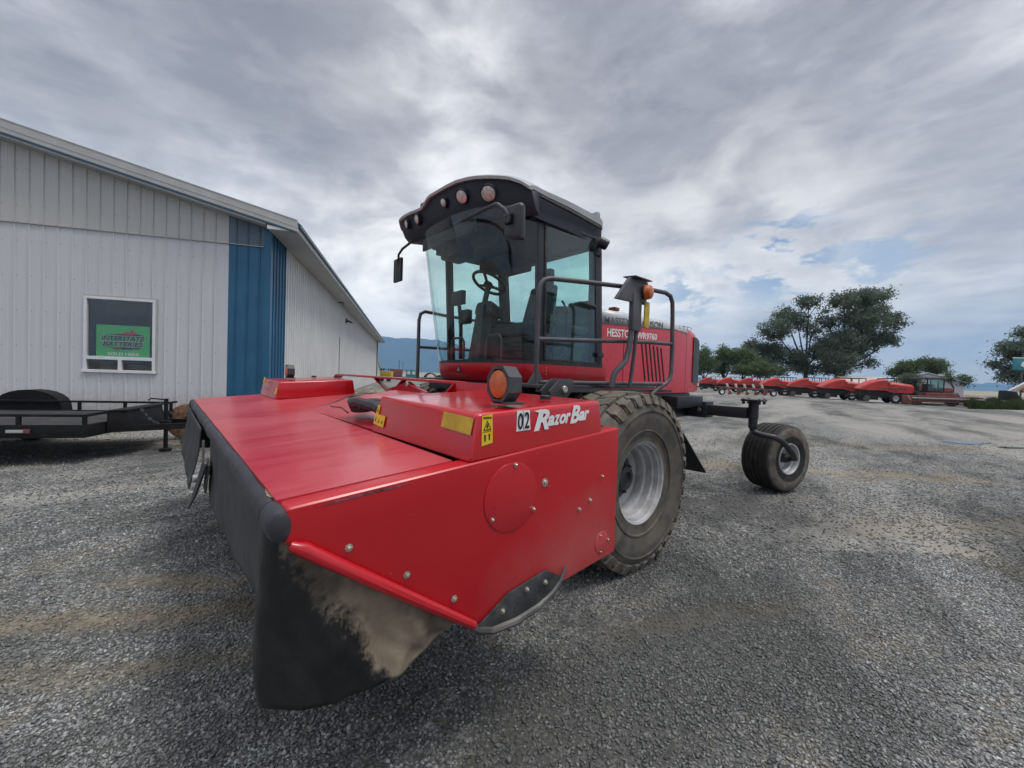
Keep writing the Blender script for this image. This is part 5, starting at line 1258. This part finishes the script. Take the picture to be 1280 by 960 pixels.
for x in (-.6, .5):
    for y in (.1, 1.1): cg.tube([(x, y, 1.5), (x, y, 2.0)], .05, 6)
cg.box((-.7, 0, 1.75), (.6, 1.2, 1.83)); cg.build('cage', M['black'], YM)
for x in (-.5, .55): MB().disc((x, -.12, .36), (0, 1, 0), .36, .3, 16).build('wheel', M['rubber_dark'], YM)
CT = thing('freight_box', 'dark red freight box standing far off below the mountains', 'container', at(495, 110), YAW + .3)
MB().box((-1.4, 0, .0), (1.6, 2.4, 2.2), .05).build('box_body', M['red_dull'], CT)
for x in (-1.2, -.6, 0, .6, 1.2): MB().box((x - .05, -.04, .1), (x + .05, 0, 2.1)).build('rib', M['red_dull'], CT)
for px_, nm_ in ((510, 'teal metal stock frame standing far off beside the dark red box'), (516, 'teal metal stock frame standing far off, right-hand one of the pair')):
    G_ = thing('stock_frame', nm_, 'frame', at(px_, 100), YAW, 'teal stock frames')
    gm = MB()
    for x in (-.55, .55):
        for y in (0, .8): gm.box((x - .06, y - .06, 0), (x + .06, y + .06, 2.05))
    gm.box((-.6, 0, 1.95), (.6, .8, 2.1)).box((-.6, 0, 1.0), (.6, .1, 1.12)).box((-.55, .1, .3), (.55, .7, .9)); gm.build('frame', M['teal'], G_)
for px_, d_, h_ in ((498.5, 160, 6.0), (503, 230, 7.0)):
    P_ = thing('utility_pole', 'thin grey utility pole %s below the mountains' % ('with a short crossarm, the nearer one,' if d_ < 200 else 'far out in the field'), 'pole', at(px_, d_), YAW)
    MB().tube([(0, 0, 0), (0, 0, h_)], [.16, .1], 8).build('pole_shaft', M['grey_rail'], P_); MB().bar((-.7, 0, h_ - .5), (.7, 0, h_ - .5), .1, .1).build('crossarm', M['grey_rail'], P_)
IM = thing('old_implement', 'dark green and black farm implement parked far off beside the cab', 'implement', at(545, 62), YAW)
im = MB(); secs = []
for i in range(9):
    a = math.pi * i / 8; secs.append([(-1.0 - 1.0 * math.cos(a) * 1.0, y, .55 + 1.0 * math.sin(a)) for y in (0, 1.5)] + [(-1.0 - .9 * math.cos(a), y, .5 + .9 * math.sin(a)) for y in (1.5, 0)])
im.loft(secs); im.build('shield', M['black'], IM); MB().box((-2.3, .2, .35), (1.4, 1.3, .8), .05).build('frame', M['leaf_dark'], IM)
for x in (.5, 1.2): MB().disc((x, -.1, .62), (0, 1, 0), .62, .28, 20).build('wheel', M['rubber_dark'], IM)
# heap of soil and timber behind the header
hpm = MB(); n = 26; rows = []
for i in range(n):
    rows.append([]);
    for j in range(n):
        x = -2.6 + 5.2 * i / (n - 1); y = -1.6 + 3.2 * j / (n - 1); r_ = max(0, 1 - (x / 2.6) ** 2 - (y / 1.6) ** 2)
        rows[-1].append((x, y, .75 * r_ ** .8 * (1 + .25 * math.sin(x * 4 + y * 3)) + (.06 * math.sin(x * 11) * math.cos(y * 9) if r_ > 0 else 0) - .02))
for nm_, lab, px_, d_ in (('soil_heap', 'low heap of pale dry soil and straw behind the red header', 455, 17.5), ):
    S_ = thing(nm_, lab, 'soil heap', at(px_, d_), YAW); M['soil'] = pbr('dry_soil', (.22, .20, .155), .95, 0, .35, 3, .5, 12)
    hpm.loft(rows, closed=False, cap=False); hpm.build('heap', M['soil'], S_)
for i, (px_, d_, a, z, L, lab) in enumerate(((447, 15.5, .3, .55, 2.2, 'grey weathered timber lying on the soil heap, nearest the far cover'), (468, 16.0, -.5, .60, 1.8, 'grey weathered timber slanting across the soil heap'), (476, 17, .1, .35, 2.0, 'grey weathered timber at the right foot of the soil heap'))):
    L_ = thing('timber', lab, 'timber', at(px_, d_, z), YAW + a, 'timbers on the soil heap'); MB().tube([(-L / 2, 0, 0), (0, .05, .04), (L / 2, 0, 0)], [.07, .08, .06], 8).build('log', M['wood'], L_)

# ================================================================== BACKGROUND, RIGHT
def make_baler():
    o = thing('baler', 'x', 'baler', (0, 0, 0), 0, 'red balers in a row at the far edge of the yard')
    # front hood: a wedge rising to the back, rounded shoulders
    secs = []
    for x, zb_, zt_, hw in ((-2.5, 1.38, 1.46, 1.05), (-2.2, 1.34, 1.72, 1.16), (-1.5, 1.32, 2.16, 1.23), (-.7, 1.32, 2.42, 1.25), (.0, 1.30, 2.52, 1.25), (.22, 1.30, 2.50, 1.24), (.24, 1.30, 2.2, 1.2)):
        secs.append([(x, -hw, zb_), (x, -hw, zt_ - .18), (x, -hw + .14, zt_), (x, hw - .14, zt_), (x, hw, zt_ - .18), (x, hw, zb_)])
    MB().loft(secs).build('front_hood', M['baler_red'], o, smooth=30)
    secs = []
    for x, zb_, zt_, hw in ((.26, 1.2, 1.75, 1.18), (.5, 1.15, 2.16, 1.22), (.9, 1.12, 2.18, 1.22), (2.5, 1.10, 1.98, 1.2), (2.75, 1.15, 1.85, 1.15)):
        secs.append([(x, -hw, zb_), (x, -hw, zt_ - .2), (x, -hw + .16, zt_), (x, hw - .16, zt_), (x, hw, zt_ - .2), (x, hw, zb_)])
    MB().loft(secs).build('side_panel', M['baler_red'], o, smooth=30)
    MB().box((-.35, -1.255, 1.45), (1.9, -1.235, 1.62), .004).build('side_stripe', M['red_dull'], o)
    c = MB(); c.box((-2.3, -1.05, .55), (2.8, 1.05, 1.30), .03).box((-2.0, -1.15, .30), (-.6, 1.15, .75), .04).box((1.0, -1.05, .38), (2.2, 1.05, .62), .02).bar((-2.2, 0, .7), (-3.6, 0, .55), .2, .2)
    c.build('chassis', M['dark_frame'], o)
    r_ = MB(); r_.box((-.1, -1.0, 2.52), (2.7, -.92, 2.60)).box((-.1, .92, 2.52), (2.7, 1.0, 2.60))
    for x in (0, .9, 1.8, 2.6): r_.box((x, -1.0, 2.0), (x + .08, -.92, 2.52)); r_.box((x, -.92, 2.53), (x + .08, .92, 2.59)); r_.box((x, .92, 2.0), (x + .08, 1.0, 2.52))
    r_.build('top_rack', M['dark_frame'], o)
    pk_ = MB()
    for k in range(12): pk_.disc((-1.75, -1.2 + .2 * k, .42), (0, 1, 0), .34, .05, 14)
    pk_.build('pickup_reel', M['steel'], o)
    for x in (1.05, 2.0):
        for y in (-1.28, .98):
            w_ = MB().lathe([(0, .3), (-.02, .48), (.03, .55), (.27, .55), (.32, .48), (.3, .3)], (x, y, .55), (0, 1, 0), 24).build('wheel', M['rubber_dark'], o)
            MB().lathe([(.02, .30), (.08, .22), (.10, 0), (.2, 0), (.22, .22), (.28, .30)], (x, y, .55), (0, 1, 0), 16).build('rim', M['rim'], w_)
    return o
bal = make_baler()
spots = [(1101, 41.5, 'red baler at the right end of the row, next to the old windrower'), (1049, 46.5, 'red baler second from the right end of the row, below the big dark tree'), (1007, 51, 'red baler third from the right end of the row, below the dark trees'),
         (970, 56, 'red baler in the middle of the row, just right of the red plough'), (939, 61.5, 'red baler half hidden behind the middle of the red plough'), (912, 67, 'red baler behind the left end of the red plough'), (888, 72, 'red baler leftmost of the row, beside the windrower tail')]
for i, (px_, d_, lab) in enumerate(spots):
    o = bal if i == 0 else copy_tree(bal)
    o.location = at(px_, d_); o.rotation_euler.z = YAW + R(-26); o.rotation_euler.z += R((0, 5, -4, 3, -6, 4, -2)[i]); o.scale = (.80, .92, .98); o['label'] = lab
# mounted plough in front of the row
PL = thing('plough', 'rusty red plough with five shares and white-rimmed wheels standing before the balers', 'plough', at(932, 50), YAW + R(-4))
pf = MB(); pf.bar((-3.2, 0, .95), (3.3, 0, .82), .16, .18).bar((-3.0, .7, 1.0), (3.0, .7, .86), .12, .14)
for k in range(5): pf.bar((-2.2 + 1.05 * k, 0, .9), (-2.0 + 1.05 * k, .7, .95), .1, .12)
pf.build('frame', M['red_dull'], PL)
for k in range(5):
    x = -2.1 + 1.05 * k
    b_ = MB(); b_.bar((x, -.05, .95), (x + .12, -.05, .30), .09, .12).prism([(x - .05, -.12, .05), (x + .45, -.12, .12), (x + .3, -.12, .50), (x + .05, -.12, .42)], (0, .05, 0)); b_.build('share', M['red_dull'], PL)
    MB().hexa([V(p_) for p_ in ((x - .18, -.1, .98), (x + .08, -.1, .98), (x + .08, .1, .98), (x - .18, .1, .98), (x - .32, -.08, 1.45), (x - .10, -.08, 1.45), (x - .10, .08, 1.45), (x - .32, .08, 1.45))], .03).build('trip_spring', M['trim_white'] if False else M['roof_pink'], PL)
for x in (-3.0, 3.15):
    w_ = MB().lathe([(-.12, .22), (-.13, .34), (-.08, .40), (.08, .40), (.13, .34), (.12, .22)], (x, -.35, .40), (0, 1, 0), 24).build('wheel', M['rubber_dark'], PL)
    MB().lathe([(-.125, .23), (-.08, .10), (-.09, 0)], (x, -.35, .40), (0, 1, 0), 20).build('rim', M['trim_white'], w_)
    MB().bar((x, -.25, .42), (x * .93, 0, .9), .08, .08).build('wheel_arm', M['red_dull'], PL)

# old windrower with its header down
OW = thing('old_windrower', 'old dull red windrower with wide header resting on the ground beside the weeds', 'windrower', at(1181, 38), YAW + R(-6))
hm_ = MB(); hm_.box((-3.2, 0, .72), (3.2, .35, .92), .05).box((-3.2, .1, .10), (3.2, .25, .22), .02)
secs = [[(x, -.1, .30), (x, .15, .85), (x, .45, .90), (x, .5, .28)] for x in (-3.2, 3.2)]; hm_.loft(secs)
hdr = hm_.build('header', M['red_dull'], OW)
MB().tube([(-3.1, -.25, .62), (3.1, -.25, .62)], .16, 12).build('reel', M['steel'], hdr); MB().box((-3.15, -.15, .12), (3.15, -.05, .24), .02).build('cutter_bar', M['steel'], hdr)
for x in (-3.3, 3.15): MB().prism([(x, -.45, .12), (x, .5, .12), (x, .5, .95), (x, -.1, .92), (x, -.45, .5)], (.12, 0, 0), .02).build('end_shield', M['red_dull'], hdr)
MB().box((-.9, .9, .75), (1.9, 4.2, 1.25), .08).build('chassis', M['red_dull'], OW)
cb_ = MB()
for x in (-.75, .72):
    for y in (.95, 2.35): cb_.box((x, y, 1.2), (x + .07, y + .07, 2.55))
cb_.box((-.78, .95, 1.2), (.80, 2.42, 1.4), .02); cbo = cb_.build('cab', M['dark_frame'], OW)
MB().box((-.90, .80, 2.53), (.95, 2.6, 2.72), .05).build('cab_roof', M['grey_rail'], cbo)
MB().box((-.70, .97, 1.4), (.72, .98, 2.53)).build('cab_glass', M['cab_glass'], cbo); MB().box((.755, 1.02, 1.4), (.765, 2.35, 2.53)).build('cab_glass', M['cab_glass'], cbo)
MB().box((-.3, 1.6, 1.4), (.3, 2.1, 2.1), .08).build('seat', M['cab_in'], cbo)
MB().box((.95, 1.4, 1.2), (2.1, 3.9, 1.75), .08).build('engine_cover', M['red_dull'], OW); MB().tube([(1.3, 2.2, 1.7), (1.3, 2.2, 2.4)], .06, 8).build('exhaust', M['rust'], OW)
for x in (-1.5, 1.75):
    w_ = MB().lathe([(0, .35), (-.03, .55), (.03, .66), (.42, .66), (.48, .55), (.45, .35)], (x, 1.5, .66), (1, 0, 0), 24).build('wheel', M['rubber_dark'], OW)
    MB().lathe([(.03, .35), (.12, .25), (.12, 0), (.35, 0), (.35, .25), (.42, .35)], (x, 1.5, .66), (1, 0, 0), 20).build('rim', M['rim'], w_)
SW_ = MB().lathe([(0, .2), (-.02, .36), (.03, .42), (.2, .42), (.25, .36), (.22, .2)], (2.7, 1.0, .42), (.6, -1, 0), 24).build('caster', M['rubber_dark'], OW)
gable_house('white_shed', 'white gabled shed with grey wall behind the old windrower', 1158, 72, 9.0, 12, 2.9, 4.4, R(-38), 'shed_white', 'roof_white')
gable_house('low_barn', 'long low barn with pale pinkish roof behind the red balers', 1098, 84, 13, 7, 2.0, 3.6, R(72), 'shed_white', 'roof_pink', 'barn')

# excavator and sign at the frame's right edge
EX = thing('excavator', 'orange excavator with raised boom and dark bucket standing in the weeds', 'excavator', at(1262, 44), YAW + R(-10))
MB().prism([(1.0, 0, 1.9), (1.3, 0, 1.5), (3.4, 0, 3.2), (5.4, 0, 3.0), (5.4, 0, 3.5), (3.3, 0, 3.75)], (0, .35, 0), .04).build('boom', M['orange'], EX)
MB().prism([(-.2, .02, 1.55), (.25, .02, 1.25), (2.9, .02, 3.1), (2.6, .02, 3.45)], (0, .30, 0), .04).build('stick', M['roof_pink'], EX)
MB().prism([(-.45, -.3, 1.70), (.45, -.3, 1.55), (.7, -.3, .95), (.2, -.3, .55), (-.5, -.3, .7)], (0, 1.0, 0), .05).build('bucket', M['dark_frame'], EX)
MB().box((4.6, -.9, 1.1), (7.4, 1.5, 2.6), .1).build('house', M['orange'], EX); MB().box((4.4, -1.2, 0), (7.6, -.6, .9), .2).build('track', M['dark_frame'], EX); MB().box((4.4, 1.2, 0), (7.6, 1.8, .9), .2).build('track', M['dark_frame'], EX)
SN = thing('pole_sign', 'teal pole sign with pale emblem in front of the right-hand tree', 'sign', at(1277, 55), YAW)
MB().tube([(0, .12, 0), (0, .12, 6.9)], .10, 10).build('sign_pole', M['grey_rail'], SN); MB().box((-1.45, -.06, 4.6), (1.45, .06, 6.25), .02).build('sign_panel', M['sign_teal'], SN)
MB().prism([(-.45, -.065, 5.2), (-.15, -.065, 5.05), (.5, -.065, 4.8), (.9, -.065, 5.3), (.5, -.065, 5.75), (.1, -.065, 5.85), (-.3, -.065, 5.65)], (0, -.01, 0)).build('sign_emblem', M['white_ink'], SN); MB().box((-1.47, -.07, 6.2), (1.47, .07, 6.32)).build('sign_frame', M['white_ink'], SN)

# ------------------------------------------------------------------ trees
def leaves(clumps, n, size, shell=.55):
    """leaf quads spread through a set of clumps (cx, cy, cz, rx, ry, rz)"""
    cl_ = np.array(clumps, float); vol = cl_[:, 3] * cl_[:, 4] * cl_[:, 5]; w = vol ** .75; w /= w.sum()
    # sprays: small tufts inside every clump
    ns = max(40, n // 26); idx = rng.choice(len(cl_), ns, p=w)
    d = rng.normal(size=(ns, 3)); d /= np.linalg.norm(d, axis=1, keepdims=True); r_ = (shell + (1 - shell) * rng.random(ns)) * rng.uniform(.55, 1.12, ns)
    sc = cl_[idx, :3] + d * r_[:, None] * cl_[idx, 3:]
    ss = size * rng.uniform(1.6, 3.6, ns)
    k = rng.integers(0, ns, n); p = sc[k] + rng.normal(size=(n, 3)) * ss[k][:, None] * [.8, .8, .5]
    p[:, 2] = np.maximum(p[:, 2], .3)
    a = rng.normal(size=(n, 3)); a /= np.linalg.norm(a, axis=1, keepdims=True); b = np.cross(a, rng.normal(size=(n, 3))); b /= np.linalg.norm(b, axis=1, keepdims=True)
    s1 = (size * rng.uniform(.5, 1.15, n))[:, None]; s2 = s1 * rng.uniform(.35, .7, (n, 1))
    v = np.stack([p - a * s1, p + b * s2, p + a * s1, p - b * s2], 1).reshape(-1, 3)
    return v, (np.arange(n)[:, None] * 4 + np.arange(4)[None])
def tree(name, label, cat, px0, dist, blobs, n, size, mat, group=None, trunk_px=None, r0=.35, bare=()):
    """blobs: photo column, photo row, radius in columns, radius in rows, depth offset in metres"""
    o = thing(name, label, cat, at(px0, dist), YAW, group); k = dist / FPX; yh = lambda px: 469 + .0332 * (px - 640)
    cl_ = []
    for b in blobs:
        px, py, rx, rz = b[:4]; dy = b[4] if len(b) > 4 else rng.uniform(-1, 1) * rx * k * .8
        cl_.append(((px - px0) * k, dy, CAM_H + (yh(px) - py) * k, rx * k, max(rx, rz) * k * .9, rz * k))
    v, f = leaves(cl_, n, size); mesh_np('crown', v, f, M[mat], o)
    tb = MB(); base = V((0, 0, -.05)) if trunk_px is None else V(((trunk_px - px0) * k, 0, -.05)); top = max(c[2] for c in cl_)
    fork = base + V((0, 0, top * .28)); tb.tube([base, base + V((.05, 0, top * .12)), fork], [r0, r0 * .85, r0 * .75], 10)
    for c in cl_:
        e = V(c[:3]) + V((0, 0, -c[5] * .2)); m_ = fork.lerp(e, .5) + V((0, 0, -.1 * (e - fork).length * .5)); tb.tube([fork - V((0, 0, .1)), m_, e], [r0 * .5, r0 * .32, r0 * .10], 7)
        for q in range(3):
            g_ = e + V((rng.uniform(-1, 1) * c[3], rng.uniform(-1, 1) * c[4], rng.uniform(-.2, .9) * c[5])) * .7; tb.tube([m_.lerp(e, .6), g_], [r0 * .16, r0 * .04], 5)
    tb.build('trunk', M['bark'], o); return o
TG = 'trees beyond the row of balers'
tree('broadleaf_tree', 'tall dark tree with an airy lighter left crown and visible bare stem', 'tree', 990, 96, [(945, 436, 16, 15), (962, 412, 20, 18), (950, 456, 17, 14), (972, 440, 20, 18), (975, 394, 14, 10), (1005, 378, 17, 9), (996, 400, 12, 12), (1012, 412, 12, 12), (993, 450, 18, 16), (1018, 440, 12, 14), (1005, 462, 16, 9), (968, 462, 16, 8)], 28900, 0.258, 'leaf_dark', TG, 1006, .55)
tree('broadleaf_tree', 'tallest dark tree with a broad heavy crown, right of the airy one', 'tree', 1058, 90, [(1040, 378, 20, 12), (1066, 374, 22, 12), (1088, 386, 20, 14), (1102, 404, 15, 14), (1060, 402, 28, 20), (1092, 424, 24, 16), (1112, 424, 9, 10), (1040, 428, 28, 18), (1066, 438, 32, 22), (1030, 450, 22, 16), (1050, 460, 24, 10), (1082, 452, 9, 9), (1034, 398, 14, 14)], 44200, 0.258, 'leaf_dark', TG, 1052, .6)
tree('young_tree', 'pale green young tree just right of the windrower tail', 'tree', 880, 92, [(878, 445, 9, 13), (888, 456, 9, 12), (874, 460, 8, 9)], 7140, 0.228, 'leaf_light', TG)
tree('young_tree', 'light green loose tree, second right of the windrower tail', 'tree', 905, 94, [(900, 442, 10, 10), (912, 448, 12, 11), (903, 460, 12, 9), (893, 452, 7, 8)], 8840, 0.228, 'leaf_light', TG)
tree('bushy_tree', 'mid green rounded tree left of the airy dark tree', 'tree', 928, 92, [(925, 446, 14, 12), (936, 452, 14, 12), (922, 462, 15, 8)], 11050, 0.228, 'leaf_mid', TG)
tree('bushy_tree', 'dense green low bush under the airy dark tree', 'bush', 953, 88, [(950, 460, 14, 11), (962, 464, 10, 8)], 7650, 0.213, 'leaf_mid', TG)
tree('round_tree', 'wide low rounded green tree behind the white shed', 'tree', 1143, 92, [(1130, 458, 16, 8), (1150, 455, 18, 8), (1166, 461, 13, 8), (1124, 466, 12, 6), (1140, 468, 16, 7)], 13600, 0.213, 'leaf_mid', TG)
tree('broadleaf_tree', 'dark spreading tree behind the teal pole sign at the right', 'tree', 1285, 66, [(1268, 418, 16, 10), (1290, 412, 22, 12), (1250, 434, 14, 8), (1268, 440, 20, 12), (1248, 456, 12, 7), (1262, 462, 20, 10), (1295, 440, 26, 20), (1255, 470, 14, 8), (1300, 470, 26, 16), (1280, 478, 16, 8)], 25500, 0.205, 'leaf_dark', TG, 1290, .42)
tree('dark_bush', 'dark bush beside the right end of the baler row', 'bush', 1134, 58, [(1132, 476, 10, 9), (1140, 484, 8, 6)], 4420, 0.152, 'leaf_dark', 'bushes around the shed')
tree('dark_bush', 'small round dark bush in front of the white shed wall', 'bush', 1163, 56, [(1163, 488, 8, 7)], 3060, 0.137, 'leaf_dark', 'bushes around the shed')
tree('young_tree', 'thin greyish shrub behind the old windrower cab', 'shrub', 1196, 70, [(1200, 476, 7, 9), (1186, 472, 4, 8)], 2210, 0.152, 'leaf_mid', 'bushes around the shed')
# rough weeds at the edge of the yard
def weeds(n):
    u = rng.random(n); px = 1212 + 190 * u; d = 34 + 9 * rng.random(n) + 3.5 * u
    x = (px - 640) / FPX * d; pos = np.stack([rt.x * x + fw.x * d, rt.y * x + fw.y * d, np.zeros(n)], 1)
    h = rng.uniform(.25, .95, n) * (.65 + .55 * np.sin(px * .11) ** 2); a = rng.uniform(0, 6.28, n); w = rng.uniform(.02, .06, n)
    dx = np.stack([np.cos(a), np.sin(a), np.zeros(n)], 1) * w[:, None]; ln = rng.normal(0, .22, (n, 3)) * h[:, None]; ln[:, 2] = h
    v = np.stack([pos - dx, pos + dx, pos + dx * .5 + ln * .6, pos + ln], 1).reshape(-1, 3)
    return mesh_np('weeds', v, np.arange(n)[:, None] * 4 + np.arange(4)[None], M['weed'])
tag(weeds(26000), kind='stuff')
# puddle
pd_ = MB()
for px_, d_, ra, rb_ in ((1212, 12.0, .66, .30), (1272, 11.2, .45, .14), (1178, 12.6, .2, .06)):
    c_ = at(px_, d_, .014); pts = []
    for i in range(28):
        a = 2 * math.pi * i / 28; r_ = 1 + .16 * math.sin(3 * a + 1) + .1 * math.sin(5 * a)
        pts.append(c_ + (rt * math.cos(a) * ra + (fw + rt * .25) * math.sin(a) * rb_) * r_)
    pd_._faces(pts, [tuple(range(28))])
mt_, t, out_ = new_mat('water'); b_ = t.n('ShaderNodeBsdfPrincipled', {'Base Color': (.05, .05, .05, 1), 'Roughness': .02}); t.link(b_.outputs[0], out_.inputs[0]); M['water'] = mt_
tag(pd_.build('puddle', M['water'], None, smooth=0), kind='structure')
